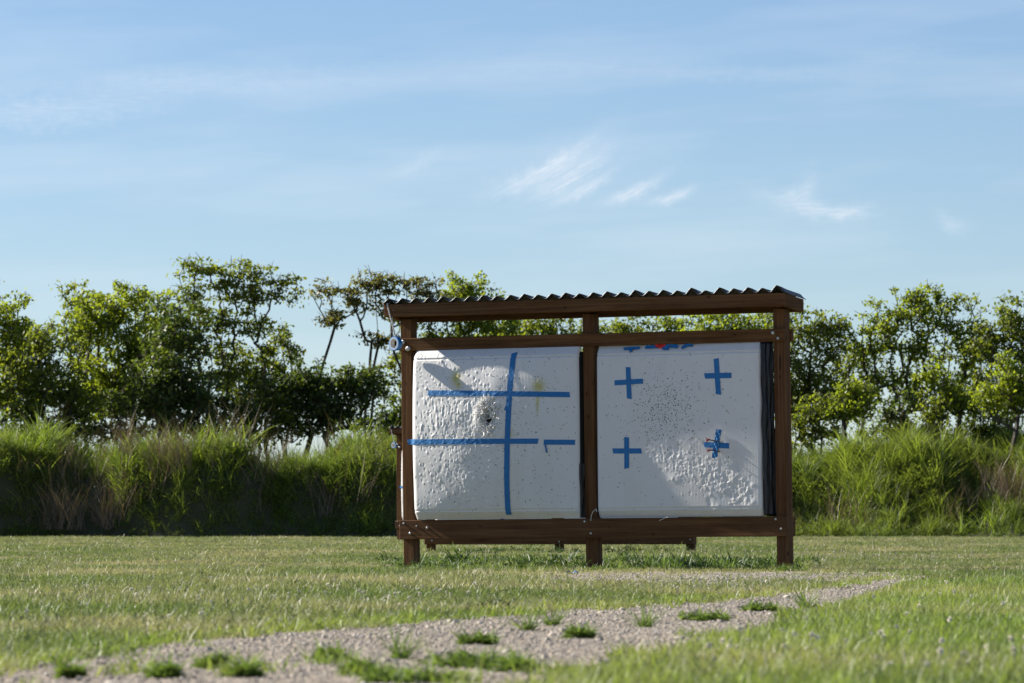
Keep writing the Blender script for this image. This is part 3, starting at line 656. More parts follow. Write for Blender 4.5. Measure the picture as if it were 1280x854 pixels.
# ------------------------------------------------------------------ the target shelter
YAW, ROLL = R(-26.8), R(-0.5)
PU = [-1.45, 0.0, 1.47]                       # post centres
def make_shelter():
    s = thing('target_shelter', 'large brown timber target shelter with black corrugated roof in the foreground', 'shelter', (0,0,0), (0,0,0), 'timber target shelters')
    lean = -0.007
    for i, u in enumerate(PU):
        mb = MB(); mb.box(u-.0445, u+.0445, 0, .089, -.15, 1.80, .004); mb.v = [(x - lean*0 + (-(z-.9)*0.0075), y, z) for x, y, z in mb.v]; p_ = mb.build('post', WZ, s)
        if i == 2:
            c_ = MB().box(u+.000, u+.010, -.0015, .004, 1.375, 1.475, .0005); c_.v = [(x-(z-.9)*.0075, y, z) for x, y, z in c_.v]; c_.build('crack', M_CRACK, p_)
    L0, L1 = PU[0]-.050, PU[2]+.050
    MB().box(L0, L1, -.039, -.001, .225, .362, .004).build('lower_rail', WX, s)
    MB().box(L0, L1, .090, .128, .225, .362, .004).build('lower_rail', WX, s)
    MB().box(L0+.005, L1-.004, -.039, -.001, 1.574, 1.661, .004).build('upper_rail', WX, s)
    MB().box(L0+.005, L1, .090, .128, 1.574, 1.661, .004).build('upper_rail', WX, s)
    e0, e1 = PU[0]-.0445-.066, PU[2]+.0445+.056
    sl = 0.105
    def slope(mb): mb.v = [(x, y, z - sl*(y+.14)) for x, y, z in mb.v]; return mb
    slope(MB().box(e0, e1, -.14, -.102, 1.815, 1.904, .004)).build('roof_beam', WX, s)
    slope(MB().box(e0, e1, .152, .19, 1.815, 1.904, .004)).build('roof_beam', WX, s)
    slope(MB().box(e0, e0+.038, -.1015, .1515, 1.816, 1.903, .004)).build('side_board', WY, s)
    slope(MB().box(e1-.038, e1, -.1015, .1515, 1.816, 1.903, .004)).build('side_board', WY, s)
    for u in PU: slope(MB().box(u-.019, u+.019, -.1012, .1512, 1.826, 1.900, .004)).build('rafter', WY, s)
    # corrugated sheet
    x0, x1 = e0-.004, e1+.002; nx = 29*10; pitch = (x1-x0)/29.0
    mb = MB(); top = []; ys = [-.152, -.10, 0, .10, .225]
    for k, yy in enumerate(ys):
        for i in range(nx+1):
            x = x0 + (x1-x0)*i/nx; ph = (x-x0)/pitch; w = .5-.5*math.cos(2*math.pi*ph); wi = int(ph)
            amp = .033 + .005*math.sin(wi*2.1)*(wi > 3) + (.008*(1 if wi % 2 == 0 else -0.6) if wi > 17 else 0) * (1 if yy < 0 else .3)
            mb.v.append((x, yy, 1.9045 + amp*w - sl*(yy+.14))); mb.c.append(.5)
    m = nx+1
    for lay in range(2):
        if lay: mb.v += [(x, y, z+.006) for x, y, z in mb.v[:m*len(ys)]]; mb.c += [.5]*(m*len(ys))
        o = lay*m*len(ys)
        for k in range(len(ys)-1):
            for i in range(nx): mb.f.append((o+k*m+i, o+k*m+i+1, o+(k+1)*m+i+1, o+(k+1)*m+i))
    o = m*len(ys)
    for i in range(nx):
        mb.f.append((i, i+1, o+i+1, o+i)); b_ = (len(ys)-1)*m; mb.f.append((b_+i, b_+i+1, o+b_+i+1, o+b_+i))
    for k in range(len(ys)-1): mb.f.append((k*m, (k+1)*m, o+(k+1)*m, o+k*m)); mb.f.append((k*m+nx, (k+1)*m+nx, o+(k+1)*m+nx, o+k*m+nx))
    mb.build('roof_sheet', M_ROOF, s, smooth=True)
    return s
SH = make_shelter()
base = G(738.5, 712.5); SH.location = base; SH.rotation_euler = Euler((0, ROLL, YAW))
MS = Matrix.Translation(base) @ Euler((0, ROLL, YAW)).to_matrix().to_4x4(); MSI = MS.inverted()
def on_shelter(px, py, yl):
    """photograph pixel -> shelter coordinates on the plane local y = yl"""
    o = MSI @ Vector((0, 0, HC)); d = MSI.to_3x3() @ ray(px, py); t = (yl - o.y)/d.y; return o + d*t
def bolt(px, py, yl, r, name='bolt'):
    c = on_shelter(px, py, yl); mb = MB(); V = []; n = 8
    for k, (rr, dy) in enumerate([(r, .001), (r, -.004), (r*.6, -.0075)]):
        for i in range(n): a = 2*math.pi*i/n; V.append((c.x+rr*math.cos(a), yl+dy, c.z+rr*math.sin(a)))
    Fc = [(k*n+i, k*n+(i+1) % n, (k+1)*n+(i+1) % n, (k+1)*n+i) for k in (0, 1) for i in range(n)] + [tuple(2*n+i for i in range(n))]
    mb.add(V, Fc); return mb.build(name, M_BOLT, SH)
for a in [(503.4,428,-.0392,.017),(510,436,-.0392,.019),(966,416,-.0392,.013),(972.5,423,-.0392,.011),(504.8,654.5,-.0392,.008),(512.7,666.8,-.0392,.010),(521,657.7,-.0392,.007),(534,660,-.0392,.009),
          (730.8,652,-.0392,.009),(738.7,666.8,-.0392,.009),(969.7,649,-.0392,.009),(976.6,661,-.0392,.009),(492,398-10,-.1402,.004)]: bolt(*a)

# ------------------------------------------------------------------ target panels
def gauss(U, Z, u, z, su, sz): return np.exp(-((U-u)/su)**2 - ((Z-z)/sz)**2)
class Panel:
    def __init__(s, u0, u1, z0, z1, q0, q1, bulge, bu, rl, rr_):
        s.u0, s.u1, s.z0, s.z1, s.q0, s.q1, s.b, s.bu, s.rl, s.rr = u0, u1, z0, z1, q0, q1, bulge, bu, rl, rr_; s.d = []
    def q(s, U, Z, dents=True):
        """how far the cover stands in front of the post faces"""
        t = (U-s.u0)/(s.u1-s.u0); w = (Z-s.z0)/(s.z1-s.z0)
        Q = s.q0 + (s.q1-s.q0)*t + s.b*(1-((t-s.bu)/.55)**2)*np.clip(4*w*(1-w), 0, 1)**.75
        dl = np.clip(U-s.u0, 0, s.rl); Q = Q - (s.rl - np.sqrt(np.maximum(s.rl**2-(s.rl-dl)**2, 0)))
        dr = np.clip(s.u1-U, 0, s.rr); Q = Q - (s.rr - np.sqrt(np.maximum(s.rr**2-(s.rr-dr)**2, 0)))
        dt = np.clip(s.z1-Z, 0, .062); Q = Q - (.062-dt)*0.62 - .010*np.exp(-((s.z1-.066-Z)/.006)**2)
        db = np.clip(Z-s.z0, 0, .055); Q = Q - (.055-db)*0.55 - .006*np.exp(-((s.z0+.06-Z)/.006)**2)
        if dents:
            for f in s.d: Q = Q + f(U, Z)
        return Q
    def at(s, px, py):
        y = -.5*(s.q0+s.q1)
        for _ in range(4):
            c = on_shelter(px, py, y); y = -float(s.q(np.array(c.x), np.array(c.z), False))
        return c.x, c.z
PA = Panel(-1.372, -.058, .366, 1.572, .071, .071, .077, .42, .050, .024)
PB = Panel(.070, 1.350, .366, 1.572, .035, .060, .012, .46, .026, .024)
def dent_field(panel, n, sampler, s0, s1, a0, a1, vert=1.0):
    """sum of many small bumps and pits, evaluated on the cover's grid"""
    L_ = []
    for _ in range(n):
        u, z = sampler(); sg = rng.uniform(s0, s1); L_.append((u, z, sg, sg*vert*rng.uniform(.7, 1.5), rng.uniform(a0, a1)))
    def f(U, Z):
        D = np.zeros_like(U)
        for u, z, su, sz, a in L_:
            if U.ndim == 0: D = D + (a*gauss(U, Z, u, z, su, sz) if abs(U-u) < 3*su and abs(Z-z) < 3*sz else 0); continue
            ui = np.searchsorted(U[0], [u-3*su, u+3*su]); zi = np.searchsorted(Z[:, 0], [z-3*sz, z+3*sz])
            sl = np.s_[zi[0]:zi[1], ui[0]:ui[1]]; D[sl] += a*gauss(U[sl], Z[sl], u, z, su, sz)
        return D
    return f
hu, hz = PA.at(609, 524)
def smpA():
    while True:
        x, y = rng.uniform(518, 700), rng.uniform(440, 640)
        w = math.exp(-((x-575)/45)**2)*(1.0 if 480 < y < 560 else .55)
        if rng.uniform() < w + .04: return PA.at(x, y)
PA.d.append(dent_field(PA, 1300, smpA, .0045, .0085, -.0036, .0028, 1.3))
PA.d.append(dent_field(PA, 120, lambda: PA.at(rng.uniform(525, 625), rng.uniform(495, 560)), .0045, .0065, -.0030, .0034, 3.0))
PA.d.append(dent_field(PA, 40, lambda: PA.at(rng.uniform(520, 700), rng.uniform(440, 640)), .05, .10, -.005, .005))
PA.d.append(lambda U, Z: -.075*gauss(U, Z, hu, hz-.005, .042, .045) - .03*gauss(U, Z, hu+.005, hz+.055, .035, .03) + .014*gauss(U, Z, hu-.075, hz+.01, .03, .08) + .008*gauss(U, Z, hu+.07, hz, .025, .07))
def smpB():
    while True:
        t = rng.uniform(0, 1); x = 808 + t*128; y = 560 + t*62 + rng.normal(0, 12) - 10*t
        if y < 640: return PB.at(x, y)
PB.d.append(dent_field(PB, 700, smpB, .0045, .0090, -.0025, .0019, 1.1))
PB.d.append(dent_field(PB, 60, lambda: PB.at(rng.uniform(880, 945), rng.uniform(595, 635)), .008, .020, -.0032, .0026))
PB.d.append(dent_field(PB, 160, lambda: PB.at(rng.normal(833, 45), rng.normal(515, 40)), .008, .014, -.003, .001))
PB.d.append(dent_field(PB, 30, lambda: PB.at(rng.uniform(760, 940), rng.uniform(450, 630)), .05, .10, -.004, .004))

def make_panel(p, name, label, stains, hole):
    root = thing(name, label, 'archery target', group='foam archery targets'); ub, zb = .5*(p.u0+p.u1), p.z0
    root.matrix_world = MS @ Matrix.Translation((ub, 0, zb))
    nx, nz = 420, 384
    us = np.linspace(p.u0, p.u1, nx); zs = np.linspace(p.z0, p.z1, nz); U, Z = np.meshgrid(us, zs); Q = p.q(U, Z)
    V = np.stack([U.ravel()-ub, -Q.ravel(), Z.ravel()-zb], 1)
    i = np.arange((nz-1)*(nx-1)); r, c = i//(nx-1), i % (nx-1); a = r*nx+c
    dark = np.zeros(U.shape)
    if hole: dark = np.clip(2.8*gauss(U, Z, hu, hz-.010, .036, .034) - .6, 0, 1)*.98 + .5*np.clip(1.4*gauss(U, Z, hu+.01, hz+.05, .03, .028)-.4, 0, 1)
    me = np_mesh('cover', V, np.stack([a, a+1, a+nx+1, a+nx], 1), np.clip(dark, 0, 1).ravel())
    st = np.zeros(U.shape)
    for (px, py, sx, sy, am) in stains: u, z = p.at(px, py); st = np.maximum(st, am*gauss(U, Z, u, z, sx, sy))
    at = me.attributes.new('stain', 'FLOAT', 'POINT'); at.data.foreach_set('value', st.astype(np.float32).ravel())
    obj('cover', me, M_COVER, root, smooth=True)
    MB().box(p.u0+.034-ub, p.u1-.006-ub, -min(p.q0, p.q1)+.034, .088, .03, p.z1-p.z0-.035, .006).build('foam_core', M_FOAM, root)
    return root, ub, zb
def strip(p, root, ub, zb, a, b, w=.040, wrinkle=.0012, name='tape_strip', lift=.0016, curl=0.0):
    (ua, za), (ue, ze) = p.at(*a), p.at(*b); d = Vector((ue-ua, ze-za)); L_ = d.length; d.normalize(); nrm = Vector((-d.y, d.x)); n = max(8, int(L_/.008)); m = 6
    U = np.zeros((n+1, m+1)); Z = np.zeros((n+1, m+1)); j0, j1 = rng.uniform(-.3, .3), rng.uniform(-.3, .3)
    for i in range(n+1):
        for k in range(m+1):
            off = (k/m-.5)*w; t = L_*i/n + (j0*off if i == 0 else j1*off if i == n else 0); U[i, k] = ua+d.x*t+nrm.x*off; Z[i, k] = za+d.y*t+nrm.y*off
    # evaluate the cover surface pointwise, smoothed: tape bridges the smallest dents
    uu, zz = np.linspace(p.u0, p.u1, 420), np.linspace(p.z0, p.z1, 384); Q = p.grid
    iu = np.clip(np.searchsorted(uu, U), 2, 417); iz = np.clip(np.searchsorted(zz, Z), 2, 381)
    q = np.maximum.reduce([Q[iz+a_, iu+b_] for a_ in (-2, 0, 2) for b_ in (-2, 0, 2)])
    ii = np.arange(n+1)[:, None]/n; ph = rng.uniform(0, 6)
    q = q + lift + wrinkle*(np.sin(ii*L_*170+ph)*np.sin(ii*L_*53+np.arange(m+1)[None]*1.3)+1)*.5 + curl*np.clip(ii-.6, 0, 1)**2*6*.4
    V = np.stack([U.ravel()-ub, -q.ravel(), Z.ravel()-zb], 1); i = np.arange(n*m); r, c = i//m, i % m; a_ = r*(m+1)+c
    return obj(name, np_mesh(name, V, np.stack([a_, a_+1, a_+m+2, a_+m+1], 1)), M_TAPE, root, smooth=True)
def arrow_holes(p, root, ub, zb, pts):
    mb = MB(); uu, zz = np.linspace(p.u0, p.u1, 420), np.linspace(p.z0, p.z1, 384)
    for (u, z) in pts:
        if p is PA and ((u-hu)/.07)**2 + ((z-hz-.02)/.11)**2 < 1: continue
        if not (p.u0+.02 < u < p.u1-.02 and p.z0+.02 < z < p.z1-.03): continue
        q = p.grid[min(383, np.searchsorted(zz, z)), min(419, np.searchsorted(uu, u))] + .0013; r = rng.uniform(.0017, .0036) * (1.35 if rng.uniform() < .15 else 1); n = 6; a0 = rng.uniform(0, 3)
        V = [(u-ub + r*rng.uniform(.7, 1.2)*math.cos(a0+k*math.pi/3), -q, z-zb + r*rng.uniform(.7, 1.3)*math.sin(a0+k*math.pi/3)) for k in range(n)]
        mb.add(V, [tuple(range(n))])
    o = mb.build('arrow_holes', M_HOLE, root, recalc=False); tag(o, kind='stuff')
def sheet_scrap(root, pts, mat, name, amp=.01, seed=0):
    """small crumpled scrap over a list of outline points (local coordinates), given a pulled-up middle"""
    r_ = random.Random(seed); c = sum((Vector(q) for q in pts), Vector())/len(pts); V = [Vector(q) for q in pts]; n = len(V)
    mid = [(v+c)/2 + Vector((0, -r_.uniform(.2, 1)*amp, r_.uniform(-.3, .3)*amp)) for v in V]
    mb = MB(); mb.add(V + mid + [c + Vector((0, -amp*.6, 0))], [(i, (i+1) % n, n+(i+1) % n, n+i) for i in range(n)] + [(n+i, n+(i+1) % n, 2*n) for i in range(n)])
    return mb.build(name, mat, root)

for p in (PA, PB):
    uu, zz = np.linspace(p.u0, p.u1, 420), np.linspace(p.z0, p.z1, 384); U, Z = np.meshgrid(uu, zz); p.grid = p.q(U, Z)
# left target
ra, ub, zb = make_panel(PA, 'archery_target', 'white covered foam target at left with large blue tape grid and a torn hole', [(570,473,.036,.05,1.0),(573,481,.03,.03,.9),(673,483,.045,.045,1.0),(672,500,.012,.10,.8),(673,490,.03,.04,.8),(636,542,.03,.035,.9)], True)
for a, b, w in [((643.9,441),(636.9,643.7),.041),((535,491.2),(712.5,493.4),.037),((513,552.7),(673,551.6),.037),((680,552.8),(719,553),.036)]: strip(PA, ra, ub, zb, a, b, w)
strip(PA, ra, ub, zb, (682,554), (684,566), .012, .004, 'tape_scrap', .004); strip(PA, ra, ub, zb, (631,513), (633,508), .012, .001, 'tape_scrap'); strip(PA, ra, ub, zb, (669.5,541), (671,540), .010, .001, 'tape_scrap')
pts = []
while len(pts) < 760:
    x, y = rng.uniform(516, 720), rng.uniform(440, 645); w = .35 + .8*math.exp(-(((x-620)/55)**2 + ((y-520)/60)**2))
    if rng.uniform() < w: pts.append(PA.at(x, y))
arrow_holes(PA, ra, ub, zb, pts)
mb = MB()
for i in range(250):                                     # stuffing fibres round the torn hole
    a = rng.uniform(0, 2*math.pi); r0 = rng.uniform(.046, .088); u = hu + r0*math.cos(a)*.85; z = hz + .022 + r0*1.45*math.sin(a); uu, zz = np.linspace(PA.u0, PA.u1, 420), np.linspace(PA.z0, PA.z1, 384)
    q = PA.grid[np.searchsorted(zz, z), np.searchsorted(uu, u)]; pt = Vector((u-ub, -q-.001, z-zb)); d = Vector((rng.normal(0, 1), -abs(rng.normal(.25, .35)), rng.normal(0, 1.2))).normalized(); L_ = [pt.copy()]
    for k in range(5):
        d = (d + Vector((rng.normal(0, .55), rng.normal(-.02, .2), rng.normal(0, .55)))).normalized(); pt = pt + d*rng.uniform(.006, .014); L_.append(pt.copy())
    mb.tube(L_, [.0040]*5+[.0018], 3, cap=False)
tag(mb.build('stuffing_fibres', M_FIBRE, ra, recalc=False), kind='stuff')
# right target
rb, ub, zb = make_panel(PB, 'archery_target', 'white covered foam target at right with four small blue tape crosses', [], False)
def z7(x, y): return (740 + x/3.713, 420 + y/3.713)
for a, b, w in [((168,145),(174,292),.038),((105,218),(238,210),.036),((577,105),(588,272),.040),((523,186),(648,183),.038),((161,470),(162,615),.038),((97,534),(230,534),.036),((520,505),(637,510),.038)]: strip(PB, rb, ub, zb, z7(*a), z7(*b), w)
strip(PB, rb, ub, zb, z7(591,435), z7(570,566), .040, .010)
tp = [((150,60),(225,55),.026),((180,55),(186,74),.030),((250,52),(312,50),.030),((345,42),(402,50),.034),((330,56),(360,60),.03),((418,56),(462,36),.030),((430,42),(472,44),.022)]
for a, b, w in tp: strip(PB, rb, ub, zb, z7(*a), z7(*b), w*.75, .006, 'tape_scrap', .006)
pts = []
while len(pts) < 820:
    if rng.uniform() < .55: x, y = rng.normal(835, 22), rng.normal(514, 24)
    else:
        x, y = rng.uniform(748, 948), rng.uniform(440, 640)
        if rng.uniform() > .35 + .65*math.exp(-(((x-840)/60)**2 + ((y-500)/55)**2)): continue
    if abs(x-848) < 98 and 440 < y < 640: pts.append(PB.at(x, y))
arrow_holes(PB, rb, ub, zb, pts)
# crumpled red scrap on top of the right target
c = PB.at(*z7(318,44)); qc = float(PB.q(np.array(c[0]), np.array(c[1]), False)); s = thing('red_scrap', 'crumpled bright red scrap stuck on top of the right target', 'scrap'); s.matrix_world = MS @ Matrix.Translation((c[0], -qc-.004, c[1]))
for i in range(5):
    a = i*1.26; o_ = Vector((.026*math.cos(a), -.008, .018*math.sin(a)+.006)); sheet_scrap(s, [o_ + Vector((.022*math.cos(b), -.006*math.sin(3*b+i), .017*math.sin(b))) for b in np.linspace(0, 5.5, 7)], M_RED, 'petal', .014, i)
# two arrows
def arrow(nock_px, hit_px, label):
    u, z = PB.at(*z7(*hit_px)); q = float(PB.q(np.array(u), np.array(z), False)); hit = Vector((u, -q, z)); yl = -q
    best = None
    for k in range(1, 80):
        yy = -q - .01*k; c = on_shelter(*z7(*nock_px), yy); best = c
        if abs(c.x-u) < .02 + .03*k/40*1.0 and k > 26: break
    d = (best - hit); L_ = d.length; d.normalize(); root = thing('arrow', label, 'arrow', group='arrows stuck in the right target'); root.matrix_world = MS @ Matrix.Translation(hit)
    MB().tube([-d*.05, d*(L_-.02)], .0042, 8).build('shaft', M_SHAFT, root); MB().tube([d*(L_-.022), d*(L_+.004)], [.0065, .0085], 8).build('nock', M_NOCK, root)
    x_ = d.orthogonal().normalized()
    for i in range(3):
        n_ = Matrix.Rotation(i*2.094+.5, 3, d) @ x_; t_ = d.cross(n_)*.0008; a, b, c2, e = d*(L_-.085)+n_*.004, d*(L_-.03)+n_*.004, d*(L_-.025)+n_*.019, d*(L_-.045)+n_*.017
        MB().add if False else None
        mb = MB(); mb.add([a-t_, b-t_, c2-t_, e-t_, a+t_, b+t_, c2+t_, e+t_], [(0,1,2,3), (7,6,5,4), (0,4,5,1), (1,5,6,2), (2,6,7,3), (3,7,4,0)]); mb.build('vane', M_VANE, root)
arrow((525,478), (592,492), 'upper of two arrows sticking out of the lower right tape cross')
arrow((531,527), (592,537), 'lower of two arrows sticking out of the lower right tape cross')
# black film hanging between the targets and the posts
def film(u0, u1, y0, y1, z0, z1, label, seed):
    r_ = random.Random(seed); nx, nz = 14, 60; V = []
    for k in range(nz+1):
        for i in range(nx+1):
            t = i/nx; z = z0+(z1-z0)*k/nz; V.append((u0+(u1-u0)*t + .008*math.sin(t*19+z*2+seed)+.004*math.sin(z*23+t*7), y0+(y1-y0)*t + .010*math.sin(t*14+z*3.1)+.004*math.sin(z*17), z-z0 + .02*math.sin(t*5+seed)*(k in (0, nz))*(.3 if k == 0 else 0)))
    V = [(x, y, max(0.0, z)) for x, y, z in V]
    mb = MB(); mb.add(V, [(k*(nx+1)+i, k*(nx+1)+i+1, (k+1)*(nx+1)+i+1, (k+1)*(nx+1)+i) for k in range(nz) for i in range(nx)])
    o = mb.build('plastic_film', M_FILM, None, smooth=True, recalc=False); c = Vector((u0, y0, z0)); o.data.transform(Matrix.Translation((-u0, -y0, 0))); o.matrix_world = MS @ Matrix.Translation(c)
    md = o.modifiers.new('thickness', 'SOLIDIFY'); md.thickness = .0015
    return tag(o, label, 'plastic film', 'black films beside the targets')
film(1.362, 1.415, -.06, .030, .366, 1.57, 'crumpled black plastic film between right target and right post', 1)
film(-.052, -.048, -.055, .05, .366, .75, 'short torn black film low down beside the middle post', 2)
# loose threads on the lower rail
def thread(pts_px, label):
    L_ = [MS @ on_shelter(x, y, -.055-.01*i) for i, (x, y) in enumerate(pts_px)]; o = MB().tube([v-L_[0] for v in L_], .0022, 5).build('loose_thread', M_STRING); o.location = L_[0]; tag(o, label, 'thread', 'loose threads')
thread([(738.5,651),(739,645),(741,640),(744,637),(745.5,636.5),(746,640)], 'pale thread curling over the lower rail in front of the middle post')
thread([(824,651),(827,649.5),(831,647.5),(835,646.5)], 'short pale thread lying on the lower rail under the right target')

# ------------------------------------------------------------------ tape roll on a string
def tape_roll():
    r = thing('tape_roll', 'roll of blue tape hanging on white string from left end of the roof', 'tape roll', group='hanging tape rolls')
    def ring(ri, ro, w, mat, name):
        mb = MB(); n = 28; V = []
        for i in range(n):
            a = 2*math.pi*i/n
            for rr, yy in ((ri, -w/2), (ro, -w/2), (ro, w/2), (ri, w/2)): V.append((rr*math.cos(a), yy, rr*math.sin(a)))
        mb.add(V, [(i*4+k, i*4+(k+1) % 4, ((i+1) % n)*4+(k+1) % 4, ((i+1) % n)*4+k) for i in range(n) for k in range(4)]); return mb.build(name, mat, r)
    ring(.0365, .0495, .038, M_TAPE, 'tape'); ring(.0335, .0367, .0415, M_CORE, 'core'); ring(.0372, .0485, .0405, M_EDGE, 'tape_edge'); return r
def string(A, B, C, D, E):
    mb = MB(); mb.tube([A, B, C], .0035, 6); mb.tube([A, D, E, C], .0028, 6); return mb
roll = tape_roll(); rc_ = MS @ on_shelter(494.5, 429.5, -.138); roll.location = rc_; roll.rotation_euler = (0, R(6), R(-44))
def hang(mat, roll_loc, label):
    top = mat @ Vector((PU[0]-.0445-.035, -.146, 1.912)); back = mat @ Vector((PU[0]-.0445-.02, -.098, 1.80)); low = roll_loc + Vector((0, 0, .029))
    mb = MB(); mb.tube([low, low*.5+top*.5+Vector((.002,0,0)), top - Vector((0,0,.005)), top + (mat.to_3x3() @ Vector((0,.05,.003)))], .0042, 6); mb.tube([low + Vector((.004,0,0)), low*.5+back*.5, back, back+(mat.to_3x3() @ Vector((0,0,.06)))], .0032, 6)
    for k in range(6): a = k*1.05; mb.tube([roll_loc+Vector((.018,0,.052)), roll_loc+Vector((.018+.006*math.cos(a), -.006*math.sin(a), .062+.003*math.sin(2*a)))], .003, 5)
    o = MB(); o.v = [(Vector(v)-top)[:] for v in mb.v]; o.f = mb.f; o.c = mb.c; ob = o.build('hanging_string', M_STRING); ob.location = top; return tag(ob, label, 'string', 'hanging strings')
hang(MS, rc_, 'white string loop tied over left end of the near shelter roof')

# ------------------------------------------------------------------ the two shelters farther back
def far_shelter(px_post, Y, zoff, label, lt, rt, yaw=YAW):
    c = copy_tree(SH); c['label'] = label
    rot = Euler((0, R(-.1), yaw)).to_matrix().to_4x4(); lp = rot @ Vector((PU[0], 0, 0)); x = P(px_post, 652, Y).x
    loc = Vector((x - lp.x, Y - lp.y, zoff)); m_ = Matrix.Translation(loc) @ rot; c.matrix_world = m_
    for src, lab in ((ra, lt), (rb, rt)):
        t = copy_tree(src); t['label'] = lab; t.matrix_world = m_ @ MSI @ src.matrix_world
    return m_
mB = far_shelter(498.8, 95.5, 0.0, 'farthest shelter, only its left post and roof end show past the near one', 'white target in the farthest shelter, a sliver at the left of the near one', 'hidden right hand target of the farthest shelter')
mC = far_shelter(537, 62.5, -.135, 'middle distance shelter seen only as a low rail and legs beneath the near one', 'left target of the middle shelter, hidden behind the near left target', 'right target of the middle shelter, hidden behind the near right target', R(-14))
r2 = copy_tree(roll); r2['label'] = 'tiny blue tape roll hanging on the farthest shelter'; r2.location = mB @ (MSI @ rc_); hang(mB, r2.location, 'thin white string on the farthest shelter roof end')

# ------------------------------------------------------------------ weeds, stones and scraps on the ground
def weed(name, label, cat, px, py, wpx, parts_fn, mat, group):
    v = G(px, py); V, Fc, T = join_np(parts_fn(wpx*v.y/F)); V = V.copy(); me = np_mesh('leaves', V, Fc, T); o = obj(name, me, mat); o.location = v; return tag(o, label, cat, group)
def mat_fn(w):
    out = []
    for k in range(7):
        a = rng.uniform(0, 6.28); r = w*.55*rng.uniform(0, 1)**.7; ww = w*rng.uniform(.10, .50); o_ = np.array([r*math.cos(a)*1.25, r*math.sin(a), 0])
        for v, f, t in mat_blob(ww): out.append((v + o_, f, t))
    return out
mat_blob = lambda w: [leafy_np(int(16+240*w), w*.6, .03+.1*w, .030, .7), blade_np(int(20+170*w), w*.50, .03, .075+.25*w, .006, .6, 1.0)]
tuft_fn = lambda w: [blade_np(int(60+160*w), w*.16, .05+w*.15, .10+w*.35, .004, .75, .7, 3), leafy_np(14, w*.2, .03, .022)]
dark_fn = lambda w: [blade_np(50, w*.30, w*.22, w*.60, .016, .55, 1.5, 4), leafy_np(40, w*.35, .06, .035)]
GW = 'weeds growing in the gravel'
for a in [('grass_tuft','wispy spreading grass tuft on the gravel left of the weed mat','grass tuft',500,826,64,tuft_fn),('weed_plant','small dark leafy weed below the wispy tuft, near bottom edge','weed',455,847,40,mat_fn),
          ('weed_mat','largest leafy green weed mat in the middle of the gravel','weed',568,836,130,mat_fn),('weed_plant','leafy weed rising behind the largest weed mat','weed',606,808,44,mat_fn),('grass_tuft','short grass tuft on gravel above the weed mat','grass tuft',660,790,44,tuft_fn),
          ('weed_plant','tiny weed beside the short tuft above the weed mat','weed',690,784,28,tuft_fn),('weed_plant','small leafy weed alone on the gravel right of the short tufts','weed',730,800,26,mat_fn),('weed_plant','leafy weed at right end of the largest weed mat','weed',640,842,50,mat_fn),
          ('weed_plant','wide leafy weed cut by the bottom edge below the weed mat','weed',515,856,80,mat_fn),('weed_plant','small weed at bottom edge, far left on gravel','weed',90,851,22,mat_fn),('weed_plant','bright round weed at bottom edge left of centre','weed',207,850,36,mat_fn),
          ('weed_plant','flat dull weed at the bottom edge between two bright ones','weed',308,849,34,mat_fn),('weed_plant','thin flat weed on gravel above the flat dull one','weed',265,838,26,mat_fn),('weed_plant','small flat weed left of the wispy tuft','weed',408,827,28,mat_fn),
          ('grass_tuft','pair of upright yellow green blades at the left gravel edge','grass tuft',103,820,26,tuft_fn),('weed_plant','weed tuft on gravel at right near the clover','weed',880,778,40,mat_fn),('grass_tuft','grass sprig on gravel between two right hand weeds','grass tuft',806,786,40,tuft_fn),
          ('weed_plant','weed on the narrowing gravel at right','weed',955,766,40,mat_fn),('grass_tuft','taller grass sprig where the gravel narrows at right','grass tuft',1010,762,50,tuft_fn),('weed_plant','weed clump on the gravel below the right post','weed',1005,775,44,mat_fn)]: weed(*a, M_WEED, GW)
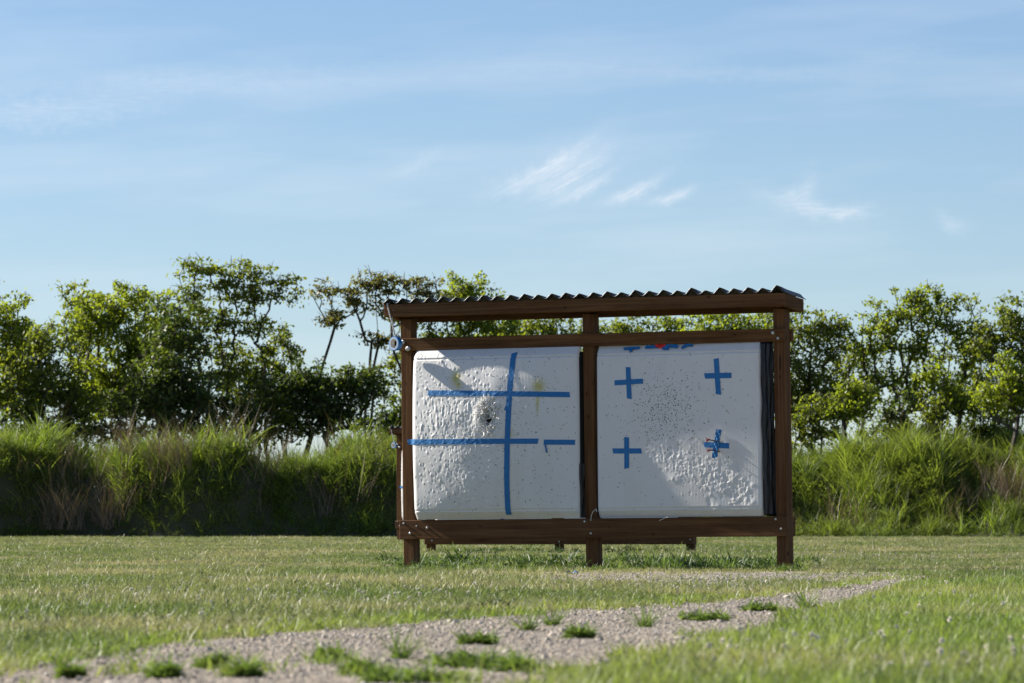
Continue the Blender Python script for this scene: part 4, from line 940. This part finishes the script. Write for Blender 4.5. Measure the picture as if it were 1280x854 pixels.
GS = 'weeds at the shelter feet'
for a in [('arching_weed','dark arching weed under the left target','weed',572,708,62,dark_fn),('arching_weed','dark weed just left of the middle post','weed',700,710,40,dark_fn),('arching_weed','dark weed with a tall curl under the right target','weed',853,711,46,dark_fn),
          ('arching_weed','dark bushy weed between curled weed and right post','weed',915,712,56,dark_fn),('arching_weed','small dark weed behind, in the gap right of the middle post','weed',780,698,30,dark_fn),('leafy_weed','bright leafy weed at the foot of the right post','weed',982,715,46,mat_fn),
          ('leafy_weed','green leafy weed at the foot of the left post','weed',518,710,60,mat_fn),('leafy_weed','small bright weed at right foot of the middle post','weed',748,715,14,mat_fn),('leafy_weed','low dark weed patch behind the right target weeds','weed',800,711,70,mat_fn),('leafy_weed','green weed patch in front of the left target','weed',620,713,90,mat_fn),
          ('leafy_weed','dark hollow weed in lawn just above the gravel','weed',604,763,60,mat_fn)]: weed(*a, M_WEED_SHADE if 'dark' in a[1] else M_WEED, GS)  # dark ones take the leaf colour with the shade painted in
def stone(px, py, r, label):
    o = pebble_proto(); m = o.data; m.name = 'stone'; m.materials.clear(); o = obj('stone', m, M_STONE, smooth=True); o.scale = (r, r*.8, r*.65); v = G(px, py); o.location = (v.x, v.y, r*.45); return tag(o, label, 'stone', 'loose stones')
stone(52, 836, .016, 'pale rounded stone at the gravel edge near bottom left corner'); stone(474, 766, .016, 'pale stone lying in the lawn left of centre'); stone(325, 755, .016, 'small pale stone in the lawn at left')
stone(708, 718.6, .012, 'small pale stone beside the blue tape scrap')
v = G(713, 719.2); s = thing('tape_scrap', 'scrap of blue tape lying on bare ground in front of the shelter', 'tape scrap', v)
for i in range(3):
    mb = MB(); L_ = [Vector((-.03+.02*k+.01*i, .01*i, .012+.012*math.sin(k*1.7+i*2))) for k in range(4)]; V = [q_+Vector((0, sgn*.018, sgn*.008*(i-1))) for q_ in L_ for sgn in (-1, 1)]
    mb.add(V, [(2*k, 2*k+1, 2*k+3, 2*k+2) for k in range(3)]); mb.build('fold', M_TAPE, s)
